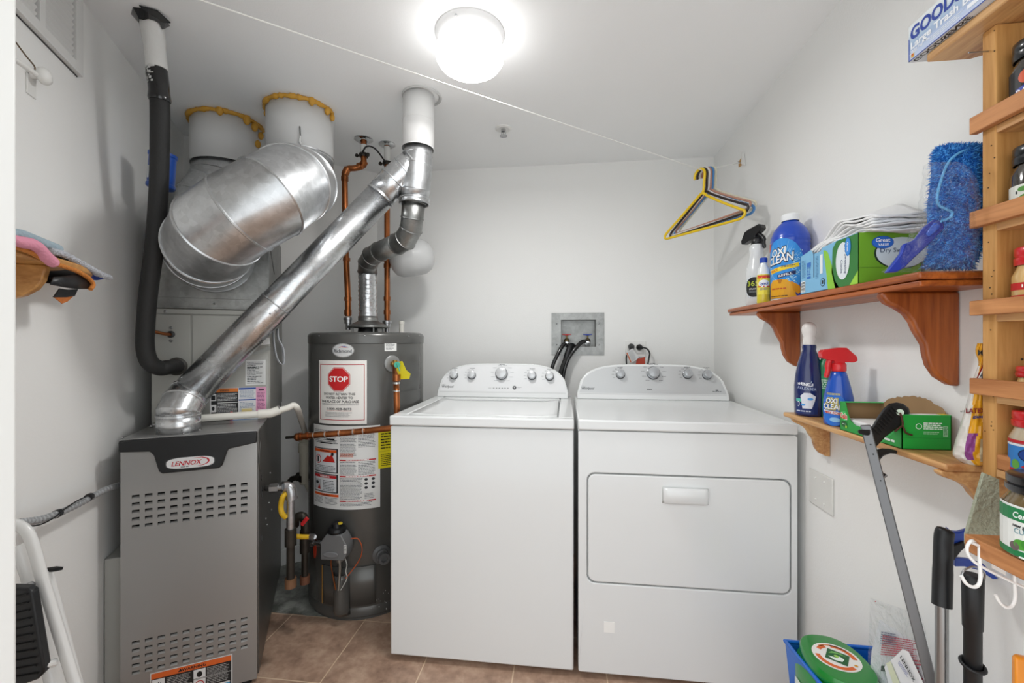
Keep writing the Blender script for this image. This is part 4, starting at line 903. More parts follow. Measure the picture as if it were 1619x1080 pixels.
P=cat([PY(896,564,WY-.055),PY(890,580,WY-.06),PY(884,600,WY-.06),PY(880,640,WY-.06)],14); MB(FOAMB).tube(P,[.0135+.0012*(i%2) for i in range(len(P))],14).build('corrugated_hose',hd,smooth=20)
MB(CHROME).lathe(PY(896,544,WY-.012),[(.016,0),(.016,.008),(.013,.009)],16,ax=(0,-1,-.3)).lathe(PY(929,543,WY-.012),[(.016,0),(.016,.008),(.013,.009)],16,ax=(0,-1,-.3)).each('hose_coupling',hb)
ou=thing('wall_outlet','white double wall outlet behind the dryer console','outlet',(.397,WY,1.138))
MB(mat('#e9e9e6',.35)).box((.340,WY-.006,1.130),(.454,WY,1.224)).build('plate',ou,bevel=.003)
MB(mat('#dededb',.35)).box((.35,WY-.009,1.15),(.39,WY-.006,1.20)).box((.403,WY-.009,1.15),(.443,WY-.006,1.20)).each('socket',ou,bevel=.004)
for lb,(x,y),pp in (('black plug on the left socket behind the dryer console',(998,548),[(998,548),(994,556),(990,566),(992,590)]),('black plug on the right socket behind the dryer console',(1010,549),[(1012,549),(1022,551),(1027,558),(1026,566),(1022,590)])):
    pg=thing('power_cord',lb,'power cord',PY(x,y,WY-.02)); c_=PY(x,y,WY-.008)
    MB(BLK).lathe(c_,[(.016,0),(.018,.006),(.014,.02),(.008,.035)],16,ax=(.35 if x>1000 else -.1,-1,-.1)).build('plug',pg)
    MB(BLK).tube(cat([c_+Vector((0,-.025,0))]+[PY(a_,b_,WY-.045) for a_,b_ in pp[1:]],6),.0042,10).build('cord',pg)
tg=MB(mat('#d7d8d8',.5)).prism([PY(989,557,WY-.06),PY(1000,551,WY-.06),PY(1010,566,WY-.06),PY(997,575,WY-.06)],(0,-.001,0)).build('cord_tag',None); tag(tg,'white paper tag with orange stripe hanging over the dryer console','tag')
L=Lab(); u0=(PY(1000,551,WY-.0615)-PY(989,557,WY-.0615)); mp=plane(PY(997,575,WY-.0612),(PY(1010,566,WY-.061)-PY(997,575,WY-.061)),(PY(989,557,WY-.061)-PY(997,575,WY-.061)))
L.rect(.002,.004,.006,.058,'#c8642f',0).lines(.012,.005,.03,.055,8,'#8c8e90',0,.4).build('tag_print',tg,mp)
MB(mat('#b9452f',.5)).prism([PY(1007,566,WY-.05),PY(1011,567,WY-.05),PY(1010,577,WY-.05),PY(1005,577,WY-.05)],(0,-.001,0)).prism([PY(1011,567,WY-.05),PY(1020,564,WY-.05),PY(1020,577,WY-.05),PY(1010,577,WY-.05)],(0,-.0005,0)).each('paper_fold',tg)

# ------------------------------------------------------------------ left wall: grille, hook, shelf, conduit
GY=mat('#dededc',.4,var=.02,name='grille_paint')
t0=tt(WL(129,60,.01)); tm1=tt(WL(118,90,.01)); tm0=tt(WL(69,40,.01)); tn1=tt(WL(60,20,.01)); tn0=tn1-.28; tl=tn0-.02
gr=thing('return_grille','white louvered air return grille high on the left wall','air grille',LWP(t0-.3,.0,1.997))
zb,zt2=1.997,2.228
m=MB(GY)
for a,b_ in ((tl,tn0),(tn1,tm0),(tm1,t0)): m.ob(LWP(a,0,zb),LT*(b_-a),LN*.014,ZU*(zt2-zb))
for a,b_ in ((tn0,tn1),(tm0,tm1)): m.ob(LWP(a,0,zb),LT*(b_-a),LN*.014,ZU*.028).ob(LWP(a,0,zt2-.018),LT*(b_-a),LN*.014,ZU*.018)
m.build('frame',gr)
m=MB(mat('#4b4c4b',.8)).ob(LWP(tl+.002,.0004,zb-.004),LT*(t0-tl-.004),LN*.001,ZU*(zt2-zb)).build('backing_and_shadow_line',gr)  # strip showing below the frame paints its shadow line
n=11; dz=(zt2-.018-zb-.028)/n
for a,b_ in ((tn0,tn1),(tm0,tm1)):
    for i in range(n):
        z=zb+.028+dz*i; MB(GY).prism([LWP(a+.001,.0025,z+dz*.02),LWP(a+.001,.0115,z+dz*.86),LWP(a+.001,.0105,z+dz*.98),LWP(a+.001,.0015,z+dz*.1)],LT*(b_-a-.006)).build('louver',gr,smooth=0)
hk=WL(48,128,.0); HT=tt(hk)
wh=thing('wall_hook','white round plastic knob hook on left wall below the grille','hook',hk)
MB(TRIMW).prism([LWP(HT-.018+.0,.0,1.83),LWP(HT+.018,.0,1.83),LWP(HT+.018,0,1.88),LWP(HT-.018,0,1.88)],LN*.003).build('base_plate',wh,bevel=.002)
MB(TRIMW).lathe(LWP(HT,.003,1.885),[(.012,0),(.010,.012),(.019,.016),(.021,.024),(.017,.032),(.008,.036),(0,.037)],28,ax=LN,cap=False).build('knob',wh,smooth=60)
MB(TRIMW).tube([WL(20,92,.05),WL(38,104,.05),WL(56,117,.05)],.006,12).build('plastic_rod',wh,smooth=60)
MB(mat('#6d5c48',.45,metal=.5)).tube(cat([WL(20,60,.05),WL(40,87,.05),WL(54,104,.05),WL(55,110,.05)],5),.0016,8).build('hanger_wire',wh)

sh_=thing('wall_shelf','small light wooden shelf with curved bracket on the left wall','shelf',LWP(tt(WL(80,430,.05)),.05,1.388))
zp=1.392; tf=tt(WL(116,434,.03)); 
P=[(-.55,0),(-.55,.115)]+[(tf-.16+.16*math.sin(math.radians(i*9)),.115*math.cos(math.radians(i*9))**.8 if i<10 else 0) for i in range(0,11)]
MB(MAPLE).prism([LWP(a,b_+.001,zp) for a,b_ in P],ZU*.02).build('board',sh_,bevel=.005,bseg=3)
tb_=tt(WL(80,440,.10)); 
pf=[(0,0),(.098,0),(.099,-.012),(.094,-.035),(.082,-.055),(.062,-.070),(.04,-.078),(.026,-.082),(.02,-.095),(.014,-.112),(0,-.122)]
MB(MAPLE).prism([LWP(tb_-.02,a+.001,zp+b_) for a,b_ in pf],LT*.02).build('bracket',sh_,bevel=.003)
# clothes on the shelf
def strip(pts,o1,o2,lift=0,k=5,seed=0,am=0):
    P=cat([Vector((p[0],p[1],p[2] if len(p)>2 else 0)) for p in pts],k); rows=[]
    R=random.Random(seed); 
    for j in range(7):
        f=j/6; rows.append([])
        for p in P:
            o_=o1+(o2-o1)*f; q_=WL(p.x,p.y,o1+p.z); tq=tt(q_); rows[-1].append(LWP(tq,o_+p.z*(1-f),q_.z+lift*math.sin(f*math.pi*.5)+am*R.uniform(-1,1)))
    return rows
cap=thing('fleece_lined_mitt','black mitt with orange quilted trim hanging off the left shelf end','mitt',WL(110,440,.06))
edge=[(18,388),(50,400),(75,413),(100,421),(122,429),(140,440),(147,450),(143,457)]
rw=strip(edge,.125,.02,.012,seed=3); MB(BLK).sheet(rw).build('black_lining',cap,solid=.003,smooth=60)
MB(mat('#c47a34',.8,bump=.6,bs=160,var=.25,vs=60,name='orange_quilt')).tube([WL(p.x,p.y,.127) for p in cat([Vector((a,b_,0)) for a,b_ in edge],5)],.0052,10).build('orange_trim',cap,smooth=60)
rb_=[[WL(x,y,.122) for x,y in ((80,450),(100,454),(120,457),(141,457))],[WL(x,y,.122) for x,y in ((82,444),(100,445),(122,447),(142,452))],[WL(x,y,.122) for x,y in ((84,438),(102,437),(120,433),(138,443))]]
MB(BLK).sheet(rb_).build('black_underside',cap,solid=.003,smooth=60)
MB(BLK).prism([WL(x,y,.10) for x,y in ((93,456),(107,458),(104,470),(83,470))],LN*.002).prism([WL(x,y,.10) for x,y in ((107,458),(122,457),(117,468),(104,470))],LN*.002).each('strap',cap)
MB(mat('#b0642a',.7,bump=.3,bs=60,var=.3,vs=50)).prism([WL(x,y,.099) for x,y in ((83,469),(115,468),(105,477),(97,480))],LN*.002).build('orange_loop',cap)
fl=thing('grey_fleece_cloth','light grey fleece cloth draped over the shelf end by the slippers','cloth',WL(130,425,.05))
e1=[(80,397),(100,402),(125,415),(145,426),(160,434),(173,439)]
rw=strip(e1,.11,.02,.006,seed=5,am=.0015); FLM=mat('#c9cbd2',.95,bump=1,bs=260,var=.12,vs=80,name='grey_fleece'); MB(FLM).sheet(rw).build('cloth',fl,solid=.006,smooth=70); pe=cat([WL(x,y,.112) for x,y in e1],8); MB(FLM).tube(pe,[.0075+.0012*math.sin(i*2.2) for i in range(len(pe))],12).build('fleece_edge',fl,smooth=80)
MB(mat('#2a3f8f',.7)).prism([WL(x,y,.08) for x,y in ((135,430),(148,436),(158,441),(146,443),(138,438))],LN*.01).build('blue_lining',fl)
def slab(name,pts,r,fl_,colr,label,grp,off):
    P=cat([WL(x,y,off) for x,y in pts],6); n=len(P)
    R_=[r*(.55+.45*math.sin(math.pi*min(1,(i+1.2)/(n*.55))) if i<n*.27 else 1)*(1 if i<n*.8 else max(.25,math.sqrt(max(0,1-((i-n*.8)/(n*.2))**2)))) for i in range(n)]
    o_=MB(mat(colr,.9,bump=.4,bs=150,var=.05,vs=30)).tube(P,R_,16,flat=1).build(name,None,smooth=80); tag(o_,label,'slipper'); return o_
slab('blue_slipper',[(10,370),(30,371),(52,379),(75,388),(88,393),(93,395)],.0115,1,'#98a9b3','pale blue-grey slipper sole, topmost on the left wooden shelf','x',.10)
slab('pink_slipper',[(10,374),(30,382),(50,386),(62,394),(72,405),(82,414),(86,419)],.0115,1,'#d88fa4','pink slipper folded over the left shelf edge, under the blue one','x',.135)
# conduit
P=cat([WL(x,y,.035) for x,y in ((15,828),(35,826),(62,822),(92,812),(120,799),(145,786),(165,775),(185,768),(195,766))],18)
cd=thing('metal_conduit','ribbed flexible metal conduit along the lower left wall','conduit',P[40])
MB(mat('#a4a6a8',.35,metal=.35)).tube(P,[.0095 if (i//2)%2 else .0075 for i in range(len(P))],12).build('ribbed_sleeve',cd,smooth=20)
MB(BLK).tube(cat([WL(x,y,.046) for x,y in ((40,833),(65,829),(88,817),(100,806),(122,792),(139,784))],6),.0018,8).build('black_wire',cd)
MB(BLK).tube([WL(87,814,.035),WL(93,811,.035)],.0105,12).tube([WL(139,787,.036),WL(143,785,.036)],.0105,12).each('tape_band',cd)
# step stool
sg=thing('step_stool','folded white step stool with black tread by the left wall','step stool',PD(70,1060,.85)*1.0)
sg.location.z=0
SW=mat('#dcdcda',.3,coat=.3,name='stool_white')
def barp(px,dd): return [PD(x,y,dd) for x,y in px]
def floorp(p,q): # extend line p->q to the floor
    k=(p.z-.004)/(p.z-q.z); return p+(q-p)*k
a_=cat(barp(((14,828),(30,831),(44,843),(54,868),(66,912)),.90),5); a_.append(floorp(a_[-1],a_[-1]+ (PD(117,1078,.90)-a_[-1])))
MB(SW).tube(a_,.0115,10,flat=.8).build('front_leg',sg,smooth=60)
b0=PD(50,905,.93); MB(SW).tube([PD(34,860,.93),b0,floorp(b0,PD(88,1075,.93))],.012,10,flat=1.6).build('inner_leg',sg,smooth=60)
b1=PD(74,903,.97); MB(SW).tube([b1,floorp(b1,PD(121,1078,.97))],.012,10,flat=.8).build('rear_leg',sg,smooth=60)
MB(BLK).prism([PD(71,898,.965),PD(82,899,.965),PD(80,904,.965),PD(72,906,.965)],LN*.02).build('end_cap',sg)
tr=MB(BLK).prism([PD(x,y,.86) for x,y in ((5,930),(42,931),(50,937),(69,1055),(68,1066),(58,1076),(5,1095))],Vector((-.3,.9,.05))*.02); trd=tr.build('tread',sg,bevel=.004)
m=MB(mat('#0d0e0f',.5))
for i in range(11):
    y=940+i*12.5; m.tube([PD(8,y+9,.858),PD(43+i*1.6,y,.858)],.0016,6)
m.build('tread_ribs',trd)
MB(STEEL).lathe(PD(50,925,.89),[(.008,0),(.008,.003),(.004,.006)],16,ax=(.3,-1,0)).build('rivet',sg)
MB(SW).tube([PD(70,1052,.87),PD(86,1048,.89)],.008,10).build('hinge_pin',sg)

# ------------------------------------------------------------------ clothesline and hangers
A0=PX(1172,257,WX-.004); HP=A(.4387*1.90,1.90,1.972)
dr=Vector((HP.x-A0.x,HP.y-A0.y,0)).normalized()
E0=PD(320,0,1.065); _d=(E0-HP); E0=HP+_d*((.004-LN.dot(HP-LW0))/LN.dot(_d))
cl_=thing('clothesline','thin white string stretched across the room below the ceiling','clothesline',HP)
MB(mat('#ecece8',.6)).tube([A0,HP,HP.lerp(E0,.5)-Vector((0,0,.004)),E0],.0021,8).build('string',cl_)
an=thing('line_anchor','small torn wall anchor holding the string on the right wall','anchor',A0)
MB(mat('#c49a63',.8,var=.2)).prism([(WX-.001,2.165,2.045),(WX-.001,2.125,2.040),(WX-.001,2.110,2.062),(WX-.001,2.13,2.078),(WX-.001,2.165,2.07)],(-.002,0,0)).build('bare_patch',an)
MB(TRIMW).prism([(WX-.001,2.085,2.02),(WX-.001,2.105,2.09),(WX-.001,2.115,2.04)],(-.012,-.004,0)).build('paper_flap',an)
MB(STEEL).tube([A0+Vector((.003,0,0)),A0+Vector((-.012,0,0)),A0+Vector((-.014,0,.006))],.002,8).build('eye_screw',an)
hd_=Vector((-dr.y,dr.x,0)); hd_=hd_ if hd_.x>0 else -hd_     # hanger plane direction (towards camera right)
def hanger(col,label,off,r=.0052,tilt=0,sz=1,loc=None):
    p=HP-dr*off; p=p+Vector((0,0,0.0)); 
    # keep the hook on the string as it climbs to the anchor
    k=(off)/((A0-HP).length); p.z=HP.z+(A0.z-HP.z)*k
    t=thing('clothes_hanger',label,'hanger',p,'plastic hangers on the string')
    def H(x,z): 
        c,s=math.cos(tilt),math.sin(tilt); x,z=x*c-z*s,x*s+z*c
        return p+hd_*x*sz+Vector((0,0,z*sz))
    hk_=[H(-.036,-.030),H(-.037,-.018),H(-.031,-.004),H(-.018,.0065),H(-.002,.006),H(.010,-.004),H(.014,-.02),H(.012,-.05),H(.010,-.085),H(.004,-.098)]
    MB(mat(col,.35,coat=.2)).tube(cat(hk_,5),r,12).build('hook',t,smooth=60)
    fr=[H(.004,-.098),H(-.03,-.118),H(-.10,-.168),H(-.165,-.212),H(-.192,-.232),H(-.199,-.246),H(-.188,-.254),H(-.16,-.254),H(0,-.250),H(.16,-.246),H(.19,-.242),H(.202,-.230),H(.198,-.216),H(.18,-.206),H(.10,-.160),H(.035,-.119)]
    MB(mat(col,.35,coat=.2)).tube(cat(fr,4,closed=True),r,12,closed=True).build('frame',t,smooth=60)
    return t
hanger('#e6c11a','yellow plastic hanger, nearest on the string',0,.0056,tilt=-.03,sz=1.04)
hanger('#2a1f1e','black plastic hanger hanging behind the front yellow one',.014,tilt=.02)
hanger('#e6e3e0','white plastic hanger in the middle of the hanger bunch',.028,tilt=.0,sz=.985)
hanger('#b98874','pale brown plastic hanger in the middle of the bunch',.040,.0045,tilt=.03,sz=.95)
hanger('#4c86c0','blue plastic hanger hanging lowest at the back of the bunch',.054,tilt=-.01,sz=1.02)
hanger('#d9d3bb','cream plastic hanger, rearmost on the string',.070,tilt=.02,sz=.97)

# ------------------------------------------------------------------ right wall shelves
def bracket(parent,y,z,d,h,mat_,th=.022,x1=WX):
    pf=[(0,0),(1,0),(1,-.06),(.93,-.12),(.80,-.17),(.68,-.235),(.60,-.32),(.56,-.40),(.50,-.48),(.44,-.56),(.42,-.66),(.38,-.78),(.28,-.90),(.12,-.98),(0,-1)]
    P=[Vector((x1-.001-a*d,y-th/2,z+b_*h)) for a,b_ in pf]
    MB(mat_).prism(P,(0,th,0)).build('bracket',parent,bevel=.006,bseg=3)
us_=thing('upper_wall_shelf','reddish stained wooden shelf holding the laundry products, upper on the right wall','shelf',(.745,1.39,1.325))
m=MB(CEDAR); x0,x1,y0,y1=.665,WX-.001,.905,1.876
m.box((x0+.006,y0+.006,1.325),(x1,y1-.006,1.337)); m.build('board_underside',us_,bevel=.003)
MB(CEDAR).box((x0,y0,1.338),(x1,y1,1.353)).build('board',us_,bevel=.005,bseg=3)
bracket(us_,1.635,1.325,.14,.195,CEDARV); bracket(us_,1.02,1.325,.148,.20,CEDARV)
ls_=thing('lower_wall_shelf','light pine shelf holding spray bottles and a green box, lower on the right wall','shelf',(.76,1.19,.979))
MB(PINE).box((.700,.892,.979),(WX-.001,1.493,.993)).build('board',ls_,bevel=.004,bseg=3)
bracket(ls_,1.4627,.979,.108,.118,PINE,.018); bracket(ls_,.905,.979,.125,.105,PINE,.018)
# blank plate
PLM=mat('#dededa',.4)
bp_=thing('blank_wall_plate','off-white blank two-gang wall plate under the lower shelf','wall plate',(WX,1.50,.683))
MB(PLM).box((WX-.006,1.437,.683),(WX,1.564,.797)).build('plate',bp_,bevel=.003)
m=MB(TRIMW)
for y in (1.478,1.524):
    for z in (.705,.775): m.sphere((WX-.006,y,z),.0032,n=8,m=6)
m.each('screw',bp_)
def TH_(x,y): return math.atan2(-y,-x)
# trigger sprayer head
def trig(parent,c,ang,col,sc=1.0,tilt=0,name='trigger_head',xs=1.0):
    d=Vector((math.cos(ang),math.sin(ang),0)); s_=Vector((-d.y,d.x,0)); c=Vector(c)
    def q(x,z):
        x*=sc*xs;z*=sc; X=x*math.cos(tilt)-z*math.sin(tilt) if z>.018*sc else x; Z=x*math.sin(tilt)+z*math.cos(tilt) if z>.018*sc else z
        return c+d*X+Vector((0,0,Z))
    pf=[(.050,.034),(.052,.046),(.044,.052),(.0,.056),(-.022,.055),(-.048,.034),(-.050,.024),(-.040,.020),(-.015,.021),(-.013,.019),(.013,.019),(.016,.026),(.044,.031)]
    m=MB(mat(col,.35,coat=.3)).prism([q(x,z)-s_*.0105*sc for x,z in pf],s_*.021*sc); h=m.build(name,parent,bevel=.004,bseg=3)
    MB(mat(col,.35,coat=.3)).lathe(c,[(.0145*sc,0),(.0155*sc,.002),(.0155*sc,.016*sc),(.012*sc,.021*sc)],24).build('collar',parent,smooth=60)
    m=MB(mat(col,.35,coat=.3)).tube(cat([q(.022,.030),q(.030,.016),q(.031,.0),q(.036,-.016)],5),[.0065*sc]*8+[.0055*sc]*6+[.004*sc]*2,10); m.build('trigger',parent,smooth=60)
# 365 spray bottle
ZS=1.353
c_=(.757,1.825); t=thing('spray_bottle','clear spray bottle with black trigger and round label, far end of upper shelf','spray bottle',(*c_,ZS))
CLP=mat('#e3e6e7',.25,coat=.4,var=.01,name='frosted_plastic')
MB(CLP).lathe((*c_,ZS),[(.034,0),(.037,.004),(.037,.045),(.0365,.05),(.037,.055),(.037,.14),(.033,.165),(.027,.185),(.024,.215),(.027,.235),(.024,.245),(.019,.252)],36).build('bottle',t,smooth=50)
trig(t,(*c_,ZS+.252),math.radians(-60),'#17181a',1.25,.35,xs=.8)
L=Lab(True); R=.037; 
L.ell(.0,.08,.042,.045,'#dfe3e5',0).ell(0,.08,.036,.039,'#16181a',1)
for i in range(30): a=2*math.pi*i/30; L.ell(.0405*math.cos(a),.08+.0435*math.sin(a),.0012,.0012,'#3a9ab5',1,6)
L.text('365',-.024,.085,.019,'#c4d43a',2,w=.040,bold=.01).text('SPRAY &',-.018,.070,.006,'#f0f0f0',2,w=.034,bold=.02).lines(-.02,.058,.036,.008,3,'#9aa0a4',2,.4)
L.build('round_label',t,cyl(c_,R,math.radians(-126),ZS))
# small yellow disinfectant bottle
c_=(.692,1.612); t=thing('small_yellow_bottle','small yellow cleaner bottle with blue cap tucked beside the large blue jug','bottle',(*c_,ZS))
MB(mat('#d9c73a',.25,coat=.5)).lathe((*c_,ZS),[(.019,0),(.021,.004),(.021,.05),(.0215,.09),(.0205,.10)],28,cap=True).mat(CLP).lathe((*c_,ZS),[(.0205,.10),(.018,.12),(.011,.135),(.010,.142)],28).build('bottle',t,smooth=50)
MB(mat('#2347a8',.35)).lathe((*c_,ZS+.142),[(.012,0),(.012,.016),(.010,.018)],20).build('cap',t)
L=Lab(True); L.rect(-.022,.03,.044,.066,'#e7d94a',0).rect(-.022,.086,.044,.010,'#cf3a2a',1).ell(0,.068,.017,.013,'#e9ecf0',1).text('Lysol',0,.064,.009,'#23469a',2,'C',w=.026,bold=.03).rect(-.02,.056,.04,.004,'#c8342a',2).lines(-.012,.045,.024,.008,2,'#3b5a9a',1,.5).build('front_label',t,cyl(c_,.0215,math.radians(-110),ZS))
# big blue jug
c_=(.760,1.572); t=thing('large_blue_jug','large blue detergent jug with white cap and yellow shirt picture, upper shelf','detergent jug',(*c_,ZS))
BL=mat('#1746b8',.28,coat=.5,name='jug_blue')
MB(mat('#e4e6e8',.4)).lathe((*c_,ZS),[(.054,0),(.057,.004),(.057,.012)],40).build('white_base',t)
pr=[(.057,.012),(.0585,.02),(.0585,.175)]+[(.0585-.0025*math.sin(math.pi*i/3)**2 if i%3 else .0585,.175+.008*i/1.5) for i in range(1,9)]+[(.056,.222),(.048,.243),(.036,.26),(.025,.270),(.023,.274)]
MB(BL).lathe((*c_,ZS),pr,48).build('body',t,smooth=50)
MB(mat('#eef0f1',.4)).lathe((*c_,ZS+.274),[(.026,0),(.0265,.003),(.0265,.02),(.024,.023),(0,.023)],32,cap=False).build('cap',t)
L=Lab(True,step=.00035); th_=TH_(*c_)-.45
L.ell(.0,.115,.068,.095,'#2f8fe0',0)
R2=random.Random(5)
for i in range(46):
    a=2*math.pi*i/46+R2.uniform(-.05,.05); r0=.045; r1=R2.uniform(.07,.098); x_,y_=.0,.115
    L.poly([(x_+r0*.8*math.cos(a-.03),y_+r0*math.sin(a-.03)),(x_+r1*.7*math.cos(a),y_+r1*math.sin(a)),(x_+r0*.8*math.cos(a+.03),y_+r0*math.sin(a+.03))],'#9fd8f4',1)
for i in range(40): L.ell(R2.uniform(.02,.062),R2.uniform(.06,.17),.0012+.001*R2.random(),.0014,'#c5ecfa',1,6)
for (s_,x_,y_,h_,w_) in (('OXI',-.034,.150,.024,.048),('CLEAN',-.050,.122,.026,.086)):
    L.text(s_,x_-.0015,y_-.0015,h_+.003,'#0f1c3a',2,w=w_+.003,bold=.06,shear=.2,rot=.16).text(s_,x_,y_,h_,'#f2f4f6',3,w=w_,bold=.02,shear=.2,rot=.16)
L.poly([(-.045,.108),(.05,.125),(.052,.112),(-.04,.094)],'#f0d02a',2).text('MAX',-.038,.098,.009,'#d8662a',3,w=.03,rot=.16,bold=.02).lines(-.0,.112,.04,.008,2,'#2a3a6a',3,.5)
L.poly([(-.012,.089),(.042,.100),(.042,.088),(-.01,.077)],'#15245a',3).text('REFILL',-.006,.081,.0075,'#f2f2f2',4,w=.04,rot=.17,bold=.02)
L.poly([(-.045,.012),(.045,.012),(.040,.03),(.036,.055),(.016,.072),(-.03,.074),(-.046,.06)],'#e3a51c',2).poly([(.028,.066),(.052,.050),(.062,.032),(.048,.022),(.034,.036)],'#d99414',3).poly([(-.012,.074),(.004,.074),(.0,.060),(-.006,.060)],'#b87410',3).lines(-.034,.04,.05,.006,1,'#b8462a',4,.6).lines(-.04,.016,.06,.004,1,'#5a3a10',4,.7)
L.poly([(-.06,.17),(-.044,.178),(-.044,.20),(-.058,.20)],'#d8452f',2).build('front_label',t,cyl(c_,.0585,th_,ZS))

# dry sweeping cloth box
t=thing('sweeping_cloth_box','green and light blue open cardboard box of dry sweeping cloths, upper shelf','box',(.735,1.205,ZS))
x0,x1,y0,y1,z0,z1=.669,.800,1.082,1.327,ZS,ZS+.117
GR=mat('#6fa526',.45,var=.02); DG=mat('#2f7a35',.45); LB=mat('#7db8dd',.45); CB=mat('#b79a74',.8)
m=MB(GR).box((x0,y0,z0),(x1,y0+.0015,z1)).mat(CB).box((x0,y0,z0),(x1,y1,z0+.0015)).mat(LB).box((x0,y1-.0015,z0),(x1,y1,z0+.11)).mat(GR).box((x1-.0015,y0,z0),(x1,y1,z1)); m.build('carton',t)
fc_=[(0,0),(0,.108),(.052,.117),(.062,.104),(.098,.104),(.105,.112),(.175,.117),(.245,.117),(.245,0)]
P=[(x0,y1-a,z0+b_) for a,b_ in fc_]; m=MB(LB).prism(P,(.0015,0,0)).build('torn_side',t)
mp=plane((x0,y1,z0),(0,-1,0),(0,0,1)); L=Lab(step=.0003)
L.poly([(.245,0),(.245,.116),(.165,.115),(.150,.10),(.146,.04),(.160,.0)],DG,0).poly([(.146,.06),(.130,.095),(.118,.103),(.110,.103),(.122,.05),(.13,.0),(.175,.0),(.158,.02)],'#8cc63a',0)
L.poly([(.215,0),(.245,.03),(.245,.0)],'#9bd040',1)
L.ell(.190,.062,.026,.045,'#dfe6ea',2).text('Dry Sweeping',.198,.100,.0085,'#1b3566',3,w=.07,rot=-math.pi/2).text('Cloths',.183,.065,.008,'#1b3566',3,w=.032,rot=-math.pi/2)
L.ell(.210,.092,.011,.022,'#2d7fd0',3).ell(.210,.092,.0095,.019,'#3a8fe0',4).text('Great',.2075,.103,.0055,'#f4f7fa',5,w=.022,rot=-math.pi/2,bold=.02)
L.rect(.004,.006,.022,.030,'#eef2f4',1)
for i in range(9): L.rect(.006,.008+i*.003,.018,.0018 if i%3 else .0009,'#1b1d20',2)
L.text('EZ',.036,.050,.022,'#2a6fc4',1,w=.016).rect(.0335,.072,.020,.012,'#2a6fc4',1).rect(.034,.04,.018,.006,'#2a6fc4',1).lines(.008,.045,.020,.050,14,'#3d78a6',1,.4,seed=41).lines(.066,.02,.003,.08,1,'#2b4a66',1,.9).lines(.076,.035,.014,.06,16,'#3d78a6',1,.4,seed=42).rect(.096,.045,.012,.05,'#e6ecef',1).ell(.108,.022,.010,.011,'#1d2a36',1).ell(.108,.022,.008,.009,'#7db8dd',2).rect(.104,.017,.008,.010,'#1d2a36',3)
L.build('side_print',t,mp)
mp=plane((x0,y0,z0),(1,0,0),(0,0,1)); L=Lab(step=.0003); L.ell(.088,.068,.055,.036,'#1d3322',0).ell(.090,.069,.053,.035,'#cfdbe2',1).ell(.051,.093,.023,.0145,'#1d4fb0',2).ell(.051,.093,.0215,.013,'#2e6fd0',3).text('Great',.036,.094,.009,'#f4f7fa',4,w=.03,bold=.02).text('VALUE',.041,.085,.006,'#f4f7fa',4,w=.022,bold=.02).text('Dry Sweeping',.046,.070,.0105,'#1b2f55',3,w=.082).lines(.0,.036,.12,.0008,1,'#3f6a1c',1,1).build('front_print',t,mp)
cs_=thing('white_cloth_stack','stack of white dry cloths spilling up out of the green box','cloth stack',(.735,1.2,1.46))
R=random.Random(11); WC=mat('#e9e9e9',.9,bump=.15,bs=80,var=.01,name='white_cloth')
for k in range(7):
    rows=[]
    for j in range(9):
        x=.682+.112*j/8; row=[]
        for i in range(19):
            y=1.318-.265*i/18; f=i/18
            z=1.440+k*.0045+.030*math.sin(min(1,f*1.6)*math.pi/2)+.050*(k/6)*math.exp(-((f-.62)/.28)**2)*(.4+.6*j/8)+.003*math.sin(i*.9+k+j*.4)+.001*R.uniform(-1,1)
            row.append(Vector((x+.004*math.sin(i*.5+k),min(y+ .006*math.sin(k*2.1),1.322),z)))
        rows.append(row)
    MB(WC).sheet(rows).build('cloth',cs_,solid=.0042,smooth=80)

# ------------------------------------------------------------------ blue mop refill in a plastic bag
film=bpy.data.materials.new('clear_film'); film.use_nodes=True; N=film.node_tree
for n_x in list(N.nodes):
    if n_x.type=='BSDF_PRINCIPLED': N.nodes.remove(n_x)
outn=N.nodes['Material Output']; tr_=N.nodes.new('ShaderNodeBsdfTransparent'); tr_.inputs[0].default_value=(.96,.97,.98,1); gl=N.nodes.new('ShaderNodeBsdfGlossy'); gl.inputs['Roughness'].default_value=.1
lw=N.nodes.new('ShaderNodeLayerWeight'); lw.inputs[0].default_value=.35; mr=N.nodes.new('ShaderNodeMapRange'); mr.inputs['To Min'].default_value=.025; mr.inputs['To Max'].default_value=.42
ms=N.nodes.new('ShaderNodeMixShader'); N.links.new(lw.outputs['Facing'],mr.inputs['Value']); N.links.new(mr.outputs[0],ms.inputs[0]); N.links.new(tr_.outputs[0],ms.inputs[1]); N.links.new(gl.outputs[0],ms.inputs[2]); N.links.new(ms.outputs[0],outn.inputs[0])
tcn=N.nodes.new('ShaderNodeTexCoord'); nz=N.nodes.new('ShaderNodeTexNoise'); nz.inputs['Scale'].default_value=22; nz.inputs['Detail'].default_value=5; nz.inputs['Distortion'].default_value=2
bmp=N.nodes.new('ShaderNodeBump'); bmp.inputs['Strength'].default_value=1; bmp.inputs['Distance'].default_value=.02; N.links.new(tcn.outputs['Object'],nz.inputs['Vector']); N.links.new(nz.outputs['Fac'],bmp.inputs['Height'])
N.links.new(bmp.outputs[0],gl.inputs['Normal']); N.links.new(bmp.outputs[0],lw.inputs['Normal'])
